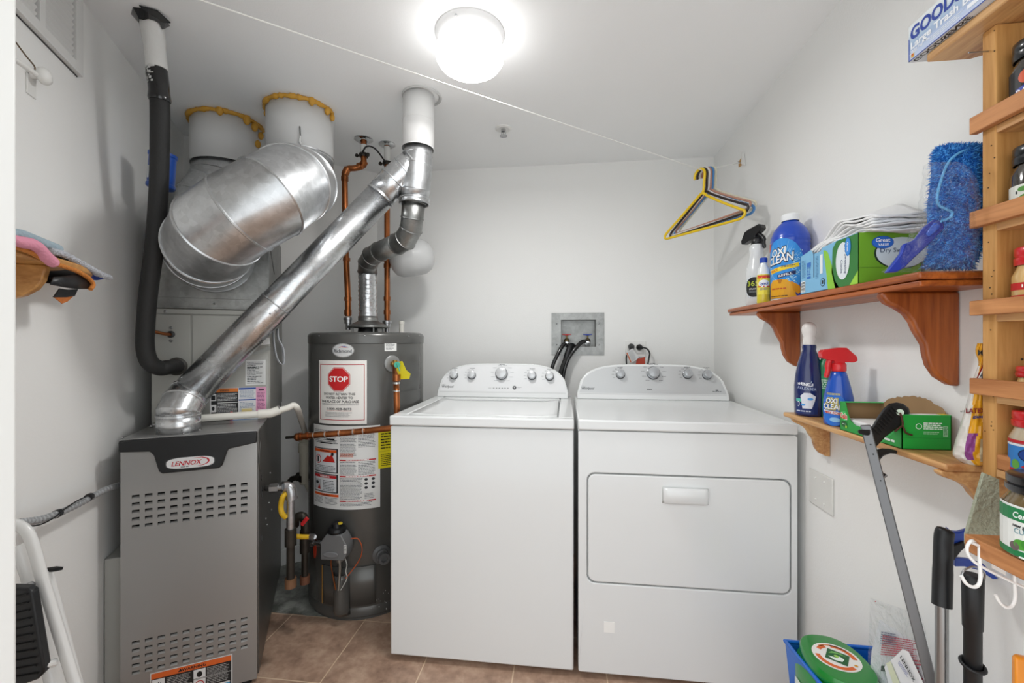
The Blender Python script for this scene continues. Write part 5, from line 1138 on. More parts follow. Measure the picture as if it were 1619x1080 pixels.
def inflate(rows,dfun,th,nu=18,nv=30,wob=0,seed=1,p=2.4):
    """closed puffy solid: rows = (y,xl,xr)"""
    R=random.Random(seed); C=cat([Vector(r) for r in rows],6); n=len(C); idx=[int(round(i*(n-1)/nv)) for i in range(nv+1)]; F=[];B=[]
    for q_,i in enumerate(idx):
        y,xl,xr=C[i]; f=q_/nv; tv=max(.05,(1-abs(2*f-1)**3.5))**.5; fr=[];br=[]
        for j in range(nu+1):
            s_=-1+2*j/nu; x=xl+(xr-xl)*j/nu; t_=th*max(0,1-abs(s_)**p)**.5*tv; w_=wob*(math.sin(j*1.1+q_*.7+seed)+math.sin(q_*1.3-j*.6))*.5
            d=dfun(x,y); fr.append(PD(x,y,d-t_-w_)); br.append(PD(x,y,d+t_*.7))
        F.append(fr);B.append(br)
    return F,B
def solid_from(F,B,m_):
    m=MB(m_); nv=len(F); nu=len(F[0]); V=[p for r in F for p in r]+[p for r in B for p in r]; o=nv*nu; Q=[]
    for i in range(nv-1):
        for j in range(nu-1):
            a=i*nu+j; Q.append((a,a+nu,a+nu+1,a+1)); Q.append((o+a,o+a+1,o+a+nu+1,o+a+nu))
    for i in range(nv-1): a=i*nu; Q.append((a,o+a,o+a+nu,a+nu)); b_=a+nu-1; Q.append((b_,b_+nu,o+b_+nu,o+b_))
    for j in range(nu-1): Q.append((j,j+1,o+j+1,o+j)); a=(nv-1)*nu+j; Q.append((a,o+a,o+a+1,a+1))
    m.add(V,Q); return m
mt=thing('blue_mop_pad','fluffy bright blue mop pad folded inside a clear bag, near end of upper shelf','mop pad',(.755,.95,ZS))
dm=lambda x,y:.868-.060*(x-1470)/85
rows=[(230,1500,1550),(236,1480,1554),(250,1473,1555),(290,1471,1556),(325,1466,1556),(360,1466,1555),(390,1468,1553),(408,1466,1546),(424,1458,1538)]
F,B=inflate(rows,dm,.032,24,40,.003,2,3)
B1=mat('#2478cc',.8,bump=.8,bs=260,var=.35,vs=90,name='blue_pile'); B2=mat('#55aaf0',.8,var=.2); B3=mat('#1560b8',.8,var=.2)
solid_from(F,B,B1).build('pad',mt,smooth=80)
m=MB(B2); R=random.Random(21); V=[];
for k in range(5200):
    i=R.randrange(len(F)-1); j=R.randrange(len(F[0])-1); a,b_=R.random(),R.random()
    p=(F[i][j]*(1-a)+F[i+1][j]*a)*(1-b_)+(F[i][j+1]*(1-a)+F[i+1][j+1]*a)*b_
    nrm=(F[i][j+1]-F[i][j]).cross(F[i+1][j]-F[i][j])
    if nrm.length<1e-10: continue
    nrm.normalize(); 
    if nrm.dot(EY-p)<0: nrm=-nrm
    g=Vector((R.uniform(-.7,.7),R.uniform(-.7,.7),R.uniform(-1,.35))); ax_=(nrm+g).normalized(); u__=ax_.orthogonal().normalized()*.0011; v__=ax_.cross(u__); m.mat((B1,B2,B3)[R.randrange(3)])
    m.add([p+u__,p-u__*.5+v__,p-u__*.5-v__,p+ax_*R.uniform(.005,.0095)],[(0,1,3),(1,2,3),(2,0,3)])
o_=m.build('pile',mt,smooth=0); o_['kind']='stuff'
MB(mat('#5fa8de',.8,bump=.5,bs=150)).tube(cat([PD(x,y,.80) for x,y in ((1548,232),(1520,240),(1500,256),(1488,285),(1482,310),(1484,324),(1494,330),(1505,336),(1502,344),(1488,350))],5),.0022,10).build('binding_edge',mt,smooth=80)
bg=thing('clear_plastic_bag','crinkled clear plastic bag wrapped around the blue pad','plastic bag',(.74,.95,ZS+.001))
rows=[(256,1478,1510),(262,1460,1530),(285,1458,1545),(320,1452,1552),(350,1448,1552),(375,1436,1550),(400,1422,1548),(420,1406,1545),(431,1392,1540)]
R=random.Random(8); F,B=inflate(rows,lambda x,y:.80-.03*(x-1470)/85+.02*(1470-min(x,1470))/80,.022,26,34,.003,4,3)
for r_ in F:
    for p in r_: p+=Vector((R.uniform(-1,1),R.uniform(-1,1),R.uniform(-1,1)))*.0012
MB(film).sheet(F).build('front_film',bg,smooth=25)
br=thing('blue_dust_brush','dark blue plastic brush handle inside the clear bag','brush',PD(1440,400,.82))
BD=mat('#12329a',.3,coat=.4)
MB(BD).prism([PD(x,y,.815) for x,y in ((1478,346),(1492,350),(1494,361),(1474,382),(1446,408),(1430,424),(1418,430),(1400,431),(1412,416),(1424,400),(1428,386),(1446,379),(1462,358))],Vector((.25,.95,0))*.012).build('handle',br,bevel=.003)
MB(mat('#2a5fc8',.3,coat=.4)).prism([PD(x,y,.812) for x,y in ((1478,351),(1487,354),(1487,360),(1470,374),(1464,370),(1472,358))],Vector((.25,.95,0))*.004).build('grip_recess',br,bevel=.002)

# ------------------------------------------------------------------ lower shelf products
ZL=.993
c_=(.747,1.432); t=thing('dark_blue_spray_bottle','dark blue wrinkle spray bottle with white rounded cap, far end of lower shelf','spray bottle',(*c_,ZL))
NV=mat('#16265f',.25,coat=.6,name='navy_plastic')
MB(NV).lathe((*c_,ZL),[(.035,0),(.039,.004),(.040,.05),(.040,.09),(.037,.125),(.031,.158),(.023,.187),(.018,.20),(.0195,.21),(.018,.217)],36,sx=1,sy=.92).build('bottle',t,smooth=50)
MB(mat('#e6e4e1',.35,coat=.3)).lathe((*c_,ZL+.217),[(.0165,0),(.017,.003),(.017,.02),(.0155,.024),(.0185,.034),(.0205,.045),(.019,.056),(.014,.064),(.006,.069),(0,.070)],30,cap=False).build('cap',t,smooth=50)
th_=TH_(*c_)-.2; f0=cyl(c_,.0403,th_,ZL)
def taper(u,v,o):
    k=1 if v<.085 else max(.4,1-(v-.085)*3.9); p=f0(u/ .037*.037,v,0); cx_,cy_=c_; return Vector((cx_+(p.x-cx_)*k*1.0+ (p.x-cx_)/.040*o, cy_+(p.y-cy_)*k*.93+(p.y-cy_)/.040*o, p.z))
L=Lab(True,step=.0006); L.rect(-.03,.008,.062,.095,'#20326e',0).text('Downy',-.027,.112,.017,'#cfdcf0',1,w=.048,shear=.1,rot=-.12).ell(-.006,.138,.006,.007,'#6f90d0',1).ell(-.003,.139,.003,.004,'#1a2a60',2)
L.text('WRINKLE',-.026,.096,.009,'#eef2f8',1,w=.046,rot=-.1,bold=.03).text('RELEASER',-.022,.084,.008,'#b9c8e6',1,w=.05,rot=-.1).ell(-.018,.15,.005,.006,'#dfe8ee',1).lines(-.026,.138,.014,.006,2,'#9fe0d0',1,.5).rect(-.028,.045,.016,.009,'#54b8a8',1)
L.poly([(-.008,.025),(.016,.025),(.016,.052),(.024,.050),(.026,.062),(.012,.072),(-.004,.072),(-.014,.062),(-.012,.052),(-.008,.052)],'#dfe4ee',1).ell(.012,.054,.007,.004,'#4f9be0',2).ell(-.006,.036,.006,.003,'#4f9be0',2).ell(-.02,.038,.004,.008,'#dfe4ee',1).ell(-.0205,.038,.0025,.006,'#20326e',2).lines(-.026,.014,.04,.005,1,'#cfd8ea',1,.6).build('front_label',t,taper)
c_=(.789,1.418); t=thing('green_bottle','green bottle mostly hidden between the dark blue and red-topped sprayers','bottle',(*c_,ZL))
MB(mat('#1f7a4d',.3,coat=.5)).lathe((*c_,ZL),[(.026,0),(.029,.004),(.029,.13),(.024,.16),(.014,.175),(.013,.185)],28).build('bottle',t,smooth=50)
MB(mat('#c9ddd0',.4)).lathe((*c_,ZL+.185),[(.014,0),(.014,.014),(.011,.016)],20).build('cap',t)
L=Lab(True); L.rect(-.035,.02,.07,.105,'#2f9462',0).lines(-.03,.085,.05,.03,5,'#cfe8d6',1,.45).build('front_label',t,cyl(c_,.0295,TH_(*c_),ZL))
c_=(.741,1.278); t=thing('red_trigger_spray_bottle','blue stain remover spray bottle with red trigger on the lower shelf','spray bottle',(*c_,ZL))
m=MB(mat('#1a52b8',.25,coat=.5,name='bright_blue_plastic')).lathe((*c_,ZL),[(.030,0),(.034,.004),(.0345,.04),(.033,.075),(.027,.105),(.021,.130),(.018,.142),(.014,.146)],36,sx=1,sy=1.05).build('bottle',t,smooth=50)
trig(t,(*c_,ZL+.146),math.radians(172),'#d7262c',1.15,-.05,xs=.72)
f1=cyl(c_,.0345,TH_(*c_)-.35,ZL); cx2,cy2=c_
def taper2(u,v,o):
    k=1 if v<.05 else max(.5,1-(v-.05)**1.3*6.5); p=f1(u,v,0); return Vector((cx2+(p.x-cx2)*k+(p.x-cx2)/.0345*(o+.0007),cy2+(p.y-cy2)*k*1.05+(p.y-cy2)/.0345*(o+.0007),p.z))
L=Lab(True,step=.0006); L.ell(.0,.045,.031,.044,'#2a6fd0',0).lines(-.018,.083,.034,.006,2,'#d8c83a',1,.5)
for (s_,x_,y_,h_,w_) in (('OXI',-.017,.062,.013,.026),('CLEAN',-.023,.046,.014,.046)): L.text(s_,x_-.001,y_-.001,h_+.002,'#e8d43a',1,w=w_+.003,bold=.09).text(s_,x_-.0004,y_-.0004,h_+.001,'#10204a',2,w=w_+.001,bold=.05).text(s_,x_,y_,h_,'#f2f4f6',3,w=w_,bold=.02)
L.poly([(-.026,.042),(.03,.038),(.03,.030),(-.02,.034)],'#e6e9ec',1).text('MAX FORCE',-.02,.034,.006,'#c8342a',2,w=.044,rot=-.06,bold=.03).ell(.004,.018,.012,.006,'#8fc0ea',1).build('front_label',t,taper2)
# green box (fabric softener sheets)
t=thing('green_tissue_box','bright green torn-open cardboard box with red lettering on the lower shelf','box',(.75,1.11,ZL))
x0,x1,y0,y1,z0,z1=.706,.800,1.005,1.212,ZL,ZL+.072
GG=mat('#1f9a3a',.4,var=.02,name='carton_green'); KR=mat('#9a7c58',.85,var=.08,vs=30,name='kraft_board')
m=MB(GG).box((x0,y0,z0),(x1,y0+.0015,z1)).box((x0,y1-.0015,z0),(x1,y1,z1)).mat(KR).box((x0,y0,z0),(x1,y1,z0+.0015)).box((x0+.001,y0+.0015,z0),(x1-.001,y0+.0025,z1)).box((x0+.002,y1-.0025,z0),(x1,y1-.0015,z1)).mat(KR).box((x1-.0015,y0,z0),(x1,y1,z1)); m.build('carton',t)
pf=[(0,0),(0,.072),(.022,.072),(.030,.050),(.040,.030),(.060,.022),(.14,.020),(.175,.030),(.190,.055),(.195,.072),(.207,.072),(.207,0)]
MB(GG).prism([(x0,y1-a,z0+b_) for a,b_ in pf],(.0015,0,0)).build('cut_front',t)
MB(mat('#3fb45a',.4)).box((x0,y1-.02,z1),(x1,y1,z1+.001)).box((x0,y0,z1),(x1,y0+.014,z1+.001)).mat(mat('#e9e9e6',.5)).box((x0+.02,y0+.0005,z1+.001),(x1-.02,y0+.013,z1+.0016)).mat(mat('#e0cf3a',.5)).box((x1-.018,y0+.0005,z1+.0016),(x1-.004,y0+.013,z1+.002)).build('top_flaps',t)
tl_=[]; R=random.Random(6)
for i in range(25):
    y=y0+.010+(y1-y0-.03)*i/24; tl_.append((y,z1+.026*math.sin(math.pi*(i/24)**.8)**.8+.006*R.random()))
MB(KR).prism([(x1-.003,y0+.01,z1-.01)]+[(x1-.003-.0,y,z) for y,z in tl_]+[(x1-.003,y1-.02,z1-.01)],(-.0015,0,0)).build('torn_lid',t)
MB(WC).box((x0+.006,y0+.012,z0+.006),(x1-.006,y1-.01,z0+.032)).build('sheet_stack',t,bevel=.004)
mp=plane((x0,y1,z0),(0,-1,0),(0,0,1)); L=Lab(step=.0003); L.ell(.018,.038,.012,.012,'#3fc060',0).text('Gain',.002,.031,.014,'#f4f0ea',1,w=.028,bold=.08).text('Gain',.0025,.0315,.013,'#d8452a',2,w=.027,bold=.02).ell(.018,.018,.012,.008,'#12602a',1).lines(.012,.017,.012,.002,1,'#e8f0e8',2).ell(.026,.012,.004,.004,'#8fc03a',2)
L.poly([(.04,.0),(.11,.0),(.19,.05),(.185,.03),(.15,.0)],'#36b054',0).lines(.135,.008,.055,.006,1,'#eaf4ea',1,.8).build('side_print',t,mp)
mp=plane((x0,y0,z0),(1,0,0),(0,0,1)); L=Lab(step=.0003); L.lines(0,.024,.094,.0006,1,'#127028',0,1).ell(.032,.049,.006,.006,'#e8f4ea',0).ell(.032,.049,.0048,.0048,'#1f9a3a',1).lines(.041,.042,.036,.016,4,'#e8f4ea',0,.5).lines(.041,.032,.03,.007,2,'#bfe0c4',0,.4).rect(.078,.028,.009,.022,'#9fd0a8',0).lines(.079,.029,.007,.02,7,'#1f7a34',1,.5).build('end_print',t,mp)
# gloves bag
t=thing('latex_gloves_bag','yellow and white bag of latex gloves leaning beside the spice rack','bag',PD(1535,738,.80))
rows=[(543,1545,1557),(556,1542,1558),(575,1547,1558),(600,1538,1559),(640,1527,1560),(680,1516,1560),(705,1508,1560),(722,1508,1559),(736,1530,1557)]
dg_=lambda x,y:.806-.02*(x-1530)/30
F,B=inflate(rows,dg_,.014,20,36,.0015,5,2.6)
m=MB(); nu=len(F[0]); YB=mat('#e2a31a',.35,coat=.4,bump=.3,bs=40); WB=mat('#ddd9d2',.4,coat=.4,bump=.3,bs=40); PU=mat('#8a3f86',.4,coat=.3); RD=mat('#b3262c',.4,coat=.3)
for i in range(len(F)-1):
    for j in range(nu-1):
        f=i/len(F); g=j/nu
        c_m=YB
        if g<.42-.25*(1-f) and f>.25: c_m=WB
        if .62<f<.88 and .30+.1*(f-.6)<g<.62-(f-.62)*.3: c_m=PU
        if .66<f<.9 and .74<g<.9: c_m=mat('#cfc3a0',.5)
        m.mat(c_m); m.add([F[i][j],F[i+1][j],F[i+1][j+1],F[i][j+1]],[(0,1,2,3)])
m.mat(WB)
for i in range(len(B)-1):
    for j in range(nu-1): m.add([B[i][j],B[i][j+1],B[i+1][j+1],B[i+1][j]],[(0,1,2,3)])
m.build('bag',t,smooth=80)
def onbag(u,v,o): # u in px offset from 1538, v in px (down) from 640
    x=1538+u; y=640-v; q_=min(range(len(F)),key=lambda i:abs((540-(F[i][nu//2]-EY).z/((F[i][nu//2]-EY).dot(Vector((-ST,CT,0))))*FPX)-y)); fr=F[q_]
    xs=[809.5+FPX*((p-EY).dot(Vector((CT,ST,0))))/((p-EY).dot(Vector((-ST,CT,0)))) for p in fr]; j=min(range(nu),key=lambda k:abs(xs[k]-x)); d=(fr[j]-EY).dot(Vector((-ST,CT,0)))
    return PD(x,y,d-.002-o*2)
L=Lab(step=.0003); L.poly([(4,38),(16,64),(22,58),(22,28),(10,24),(3,30)],'#b3262c',0).poly([(6,38),(16,58),(20,54),(20,32),(10,28)],'#e6e0da',1).poly([(9,40),(14,50),(18,46),(16,36)],'#5a6a7a',2)
L.text('LATEX',-11,-13,7.5,'#8a1f2a',1,w=32,bold=.03).text('gants',0,-21,5,'#2d3a7a',1,w=21,bold=.03).text('with',-20,-12,4,'#333333',1,w=8)
L.text('M',8,78,9,'#2a2a2a',1,w=8,bold=.02)
L.build('bag_print',t,onbag)

# ------------------------------------------------------------------ spice rack
rk=thing('spice_rack','tall narrow pine spice rack on the right wall with front rails','spice rack',(.775,.73,.985))
MB(PINEV).box((.731,.833,.985),(WX-.001,.858,1.762)).build('side_post',rk,bevel=.002)
MB(PINEV).box((.731,.575,.985),(WX-.001,.60,1.762)).build('side_post',rk,bevel=.002)
zr=[(1.588,1.618),(1.421,1.450),(1.266,1.292),(1.127,1.155)]
for a,b_ in zr:
    MB(PINER).box((.717,.57,a),(.730,.866,b_)).build('rail',rk,bevel=.0015)
    MB(PINE).box((.7315,.6005,a-.012),(WX-.001,.8325,a+.001)).build('shelf_board',rk)
MB(PINER).box((.7315,.6005,1.003),(.745,.8325,1.028)).build('rail',rk,bevel=.0015)
MB(PINE).box((.7315,.6005,.990),(WX-.001,.8325,1.002)).build('shelf_board',rk)
m=MB(mat('#3a2a18',.8)); R=random.Random(14)
for k in range(26):
    z=R.choice([1.0+.76*R.random()]); m.lathe((.7308,.835+.02*R.random(),z),[(.0009+.0006*R.random(),0),(.0008,.0006)],8,ax=(-1,0,0))
for z,r_ in ((1.075,.004),(1.19,.0022)): m.lathe((.77,.8328,z),[(r_,0),(r_*.9,.0006)],12,ax=(0,-1,0))
o_=m.build('nail_holes',rk); o_['kind']='stuff'
MB(STEEL).tube([(.7315,.846,1.724),(.700,.846,1.724)],.0013,8).build('bent_nail',rk)
tb=thing('top_board','pine board laid across the top of the rack under the trash bag box','board',(.76,.77,1.763))
MB(PINE).prism([(.700,.935,1.763),(.700,.50,1.763),(WX-.001,.50,1.763),(WX-.001,.918,1.763),(.80,.918,1.763),(.775,.935,1.763)],ZU*.017).build('board',tb,bevel=.003)
t=thing('trash_bag_box','blue and white box of large trash bags at the top right','box',(.74,.79,1.781))
x0,x1,y0,y1,z0,z1=.687,.795,.62,.960,1.7805,1.850
MB(mat('#dfe6ee',.4)).box((x0,y0,z0),(x1,y1,z1)).build('carton',t,bevel=.001)
mp=plane((x0,y1,z0),(0,-1,0),(0,0,1)); L=Lab(step=.0003)
for i,c in enumerate(('#c3cfea','#c0cfe9','#b5c6e4','#a9bddb','#a8bfdc','#b4c9e0','#c8d7e6','#dbe5ec','#e3eaee','#e6ecee')): L.rect(0,.007*i,.34,.0071,c,0)
L.rect(0,0,.34,.0018,'#2a3f9c',1).rect(0,0,.0022,.045,'#2a4fb0',1).text('GOODSENSE',.005,.0395,.0245,'#1f3f9e',2,w=.186,bold=.035).text('Large Trash Bags',.006,.0215,.0135,'#f4f7fc',2,w=.152,bold=.03).text('With Flap Ties',.006,.0135,.0055,'#f4f7fc',2,w=.045,bold=.02).lines(.052,.0065,.07,.010,3,'#eef3fa',2,.45,seed=51).rect(.007,.004,.007,.0075,'#e0b42a',2).ell(.0105,.009,.0022,.0022,'#c8452a',3).rect(.0025,.0115,.02,.0012,'#f4f7fc',2).lines(.128,.006,.022,.012,1,'#f4f7fc',2,.6)
L.build('front_print',t,mp)
mp=plane((x0,y1,z0),(0,-1,0),(1,0,0)); mpb=lambda u,v,o:Vector((x0+v,y1-u,z0-o)); L=Lab(step=.0003); L.rect(0,0,.34,.108,'#d9dde2',0).text('GOODSENSE',.004,.003,.010,'#222428',1,w=.12,bold=.03).build('bottom_print',t,mpb)
# jars
def jar(z,r,h,lidc,label,body,prints,c=(.764,.7985),lh=.03):
    t=thing('spice_jar',label,'spice jar',(*c,z))
    MB(body).lathe((*c,z),[(r*.93,0),(r,.004),(r,h-lh-.018),(r*.82,h-lh-.004),(r*.80,h-lh)],36).build('jar',t,smooth=50)
    MB(mat(lidc,.3,coat=.4)).lathe((*c,z+h-lh),[(r*.88,0),(r*.92,.002),(r*.92,lh*.4),(r*.86,lh*.45),(r*.90,lh*.55),(r*.90,lh-.002),(r*.84,lh),(0,lh)],36,cap=False).build('lid',t,smooth=50)
    L=Lab(True,step=.0003); prints(L,r,h-lh-.018); L.build('label',t,cyl(c,r+.0002,TH_(*c)+.1-.35,z)); return t
GLB=mat('#2b241c',.12,coat=1,var=.3,vs=80); GLR=mat('#c9a46a',.2,coat=.8,var=.2,vs=60)
def p1(L,r,h): L.rect(-r*1.2,.0,r*3,h*.98,'#14161a',0).rect(.012,.0,r*2,h*.98,'#e3e4ea',1).ell(-.002,h*.78,.014,.012,'#c8502a',1).poly([(-.02,h*.55),(.02,h*.7),(.02,h*.5),(-.02,h*.4)],'#2438a0',1).text('BASIL',-.018,h*.38,.011,'#e9e9ec',2,w=.03,rot=.1,bold=.03)
jar(1.5885,.033,.122,'#15171a','black-lidded spice jar with dark label, top row of the rack',GLB,p1)
def p2(L,r,h): L.rect(-r*1.2,.0,r*3,h*.75,'#d6d8cf',0).ell(-.002,h*.34,.018,.013,'#4d8a35',1).ell(.008,h*.40,.012,.010,'#5fa040',1).ell(-.01,h*.64,.007,.004,'#4d8a35',1).lines(-.02,h*.52,.036,.007,1,'#2a2c2c',1,.7).lines(-.02,h*.12,.036,.006,2,'#2a2c2c',1,.5)
jar(1.4215,.033,.118,'#15171a','black-lidded herb jar with green leaf label, second row of the rack',GLB,p2)
def p3(L,r,h): L.rect(-r*1.2,h*.10,r*3,h*.38,'#b9201f',0).rect(-r*1.2,h*.62,r*3,h*.2,'#b9201f',0).lines(-.012,h*.66,.024,.006,1,'#f0e6da',1,.8).rect(-.004,h*.14,.02,h*.26,'#f0ece6',1).rect(-r*1.2,0,r*3,h*.09,'#d8c43a',0)
jar(1.2665,.031,.108,'#c21f24','red-lidded jar with red and cream label, third row of the rack',GLR,p3)
def p4(L,r,h): L.rect(-r*1.2,0,r*3,h*.98,'#b51f22',0).lines(-.018,h*.3,.036,.010,2,'#f2eae6',1,.6)
jar(1.1275,.029,.052,'#b81d22','short red-lidded spice tin, fourth row of the rack',GLR,p4,lh=.018)
def p5(L,r,h): L.rect(-r*1.2,h*.1,r*3,h*.82,'#2f7ac0',0).rect(-r*1.2,h*.80,r*3,h*.08,'#d9dde2',1).rect(-r*1.2,h*.86,r*3,h*.1,'#b8202a',1).rect(-r*1.2,h*.08,r*3,h*.1,'#b8202a',1).ell(.008,h*.58,.024,.013,'#10204a',1).ell(.008,h*.58,.022,.0115,'#1d3f8a',2).text('W',-.006,h*.50,.013,'#f4f6f8',3,w=.018,bold=.04).poly([(-.004,h*.36),(.03,h*.42),(.03,h*.22),(-.004,h*.18),(-.012,h*.26)],'#b8202a',2).lines(.0,h*.25,.016,.006,1,'#f4f6f8',3,.8).ell(-.02,h*.3,.006,.008,'#5fa040',1)
jar(1.0025,.034,.104,'#c21f24','red-lidded jar with blue label and big W, bottom row of the rack',mat('#b8a890',.15,coat=1,var=.2),p5,lh=.026)
# lower ledge with large jar
lg=thing('lower_ledge','rough wooden ledge under the spice rack carrying the large cumin jar','ledge',(.72,.6,.893))
MB(PINER).box((.622,.30,.893),(WX-.001,.760,.919)).build('board',lg,bevel=.002)
c_=(.668,.683); zq=.9195
def p6(L,r,h):
    L.rect(-r*1.3,.004,r*3,h*.98,'#e3e5e1',0).rect(-r*1.3,h*.74,r*3,h*.25,'#1f7a46',1).text('Centrella',-.026,h*.80,.0085,'#e8f0ea',2,w=.036,shear=.15,bold=.02).lines(-.01,h*.76,.02,.003,1,'#e8f0ea',2).text('new ground',-.026,h*.62,.005,'#1f2428',1,w=.028,bold=.03).text('CUMIN',-.024,h*.50,.0075,'#2f7a8a',1,w=.026)
    L.rect(-r*1.3,.004,r*3,h*.12,'#1f7a46',1).ell(-.016,h*.30,.009,.007,'#4f9a35',1).ell(-.008,h*.33,.008,.007,'#3f8a2f',2).ell(.004,h*.22,.014,.006,'#b8202a',2).ell(-.024,h*.24,.006,.006,'#6a5a5a',1).ell(.016,h*.2,.006,.006,'#c9a0c0',3).lines(-.018,h*.03,.03,.004,1,'#e8f0ea',2,.6)
t=jar(zq,.0475,.113,'#17181a','large black-lidded jar of ground cumin on the ledge below the rack',mat('#6d5a3a',.15,coat=1),p6,c=c_,lh=.024)
# textured pad
t=MB(mat('#a9ad98',.85,bump=.8,bs=140,var=.12,vs=120,name='textured_pad')).prism([PD(x,y,.73) for x,y in ((1556,748),(1580,758),(1583,884),(1528,862),(1528,846))],Vector((.2,.9,0))*.008).build('textured_pad',None,bevel=.001); tag(t,'pale grey-green textured pad standing behind the cumin jar','pad')
# white over-ledge wire hook rack
t=thing('wire_hook_rack','white wire hook rack hung on the lower wooden ledge','hook rack',PD(1580,900,.66))
WWM=mat('#eeeeec',.35,coat=.4)
w1=lambda x,y,d=.655:PD(x,y,d)
MB(WWM).tube([w1(1536,858),w1(1560,868),w1(1600,890),w1(1640,914)],.0022,10).build('top_rail',t,smooth=60)
MB(WWM).tube(cat([w1(1547,862,.67),w1(1537,855),w1(1530,862),w1(1529,872),w1(1534,882),w1(1550,895),w1(1600,920),w1(1640,938)],5),.0022,10).build('lower_rail',t,smooth=60)
MB(WWM).tube(cat([w1(1549,864),w1(1549,890),w1(1550,915),w1(1546,926),w1(1537,928),w1(1527,922),w1(1520,911)],5),.0024,10).build('hook',t,smooth=60)
MB(WWM).tube(cat([w1(1603,892),w1(1604,920),w1(1605,945),w1(1600,958),w1(1590,960),w1(1580,952),w1(1574,941)],5),.0022,10).build('hook',t,smooth=60)
MB(mat('#e3e3df',.5)).prism([w1(1568,876,.652),w1(1590,888,.652),w1(1590,910,.652),w1(1568,898,.652)],Vector((.1,.5,0))*.003).build('sticker',t)
# ------------------------------------------------------------------ pick-up tool
g0=PD(1368,672,.925); g1=PD(1475,1060,.853); gd=(g1-g0).normalized(); gl_=(g0.z-.006)/-gd.z; g2=g0+gd*gl_
if g2.x>WX-.02: g2.x=WX-.02
ALU=mat('#77787a',.42,metal=.7,var=.03,name='satin_aluminium')
t=thing('pickup_grabber','pick-up grabber tool with black pistol grip leaning on the lower shelf','grabber tool',g2)
side=gd.cross(EY-g0).normalized(); side=side if side.dot(Vector((CT,ST,0)))>0 else -side; nrm=gd.cross(side)
MB(ALU).ob(g0-side*.0090-nrm*.006,side*.018,nrm*.012,(g2-g0)).build('bar',t,bevel=.002)
gp_=[(1355,679),(1357,686),(1375,690),(1380,712),(1390,702),(1400,691),(1412,682),(1424,674),(1434,662),(1439,652),(1437,645),(1428,638),(1418,636),(1406,638),(1397,646),(1388,658),(1380,672),(1372,680)]
gvw=(EY-g0).normalized()
MB(BLK).prism([PD(x,y,.915) for x,y in gp_],-gvw*.026).build('pistol_grip',t,bevel=.006,bseg=3)
m=MB(mat('#0e0f10',.5))
for i in range(9): x,y=1385+i*3.6,684-i*4.2; m.tube([PD(x-3,y-6.5,.913),PD(x+6,y+3,.913)],.0012,6)
m.each('grip_rib',t)
MB(mat('#c9d9c4',.4)).lathe(PD(1423,652,.913),[(.0065,0),(.0065,.003)],16,ax=gvw).build('hang_hole',t)
MB(mat('#4a2418',.6,bump=.3,bs=80)).tube(cat([PD(x,y,.907) for x,y in ((1423,653),(1426,662),(1427,672),(1421,677),(1415,682),(1420,678),(1427,674),(1432,684),(1442,688))],5),.0019,8).build('leather_lanyard',t,smooth=60)
MB(BLK).prism([PD(x,y,.918) for x,y in ((1378,717),(1384,712),(1395,709),(1408,710),(1420,713),(1427,716),(1418,718),(1408,717),(1397,721),(1390,729),(1387,738),(1390,744),(1397,748),(1404,752),(1396,757),(1388,752),(1382,735))],-gvw*.014).build('trigger',t,bevel=.003)
MB(STEEL).tube([PD(1392,760,.912),PD(1402,752,.912)],.0018,6).build('trigger_spring',t)
m=MB(BLK)
for x,y in ((1372,706),(1377,721),(1385,762),(1420,880)): 
    p=g0+gd*((PD(x,y,.90)-g0).dot(gd)); m.lathe(p-nrm*(.0062 if nrm.dot(EY-g0)<0 else -.0062),[(.0016,0),(.0016,.0012)],8,ax=(EY-p))
m.each('rivet',t)
# brush handle + pole
pt=PD(1495,840,.815); pb=PD(1490,958,.80)
t=thing('squeegee_brush','black-gripped grey pole with a blue squeegee head by the right wall','cleaning brush',(pb.x,pb.y,0))
MB(BLK).tube(cat([PD(1496,836,.815),PD(1492,850,.815),PD(1491,880,.81),PD(1490,920,.81),PD(1489,958,.805)],5),[.008,.0125,.0135]+[.014]*10+[.0145]*8,16).build('grip',t,smooth=60)
pq=PD(1489,955,.805); MB(mat('#9c9d9e',.3,metal=.9)).tube([pq,Vector((pq.x,pq.y,.01))],.0095,16).build('pole',t,smooth=60)
BQ=mat('#1c3f9c',.4,coat=.3)
MB(BQ).prism([PD(x,y,.825) for x,y in ((1498,835),(1506,841),(1516,842),(1530,838),(1538,836),(1538,850),(1526,856),(1512,866),(1505,864))],Vector((.3,.9,0))*.012).build('blue_head',t,bevel=.002)
MB(BLK).prism([PD(x,y,.82) for x,y in ((1504,864),(1524,857),(1534,860),(1520,872),(1508,888),(1502,892))],Vector((.3,.9,0))*.012).build('bracket_arm',t,bevel=.002)
MB(BQ).prism([PD(x,y,.825) for x,y in ((1510,882),(1530,884),(1555,892),(1579,916),(1570,916),(1548,902),(1525,896),(1510,896))],Vector((.3,.9,0))*.008).build('blue_blade',t,bevel=.001)
# second black handle
t=thing('black_tool_handle','black foam-gripped pole hanging from the white hook','pole',(PD(1539,1000,.757).x,PD(1539,1000,.757).y,0))
q0=PD(1538,908,.757); MB(BLK).tube([q0,PD(1538,912,.757),Vector((q0.x,q0.y,.72)),Vector((q0.x,q0.y,.718)),Vector((q0.x,q0.y,.02))],[.011,.0145,.0135,.012,.0115],20).build('grip',t,smooth=50)
MB(BLK).tube([(q0.x+.015*math.cos(a),q0.y+.015*math.sin(a),.655+.004*math.sin(a)) for a in [i*math.pi/12 for i in range(24)]],.0032,8,closed=True).build('rubber_ring',t,smooth=60)
MB(STEEL).tube(cat([PD(1520,912,.75),PD(1524,902,.75),PD(1540,896,.75),PD(1556,905,.755),PD(1556,918,.76)],5),.0016,8).build('hanging_ring',t)
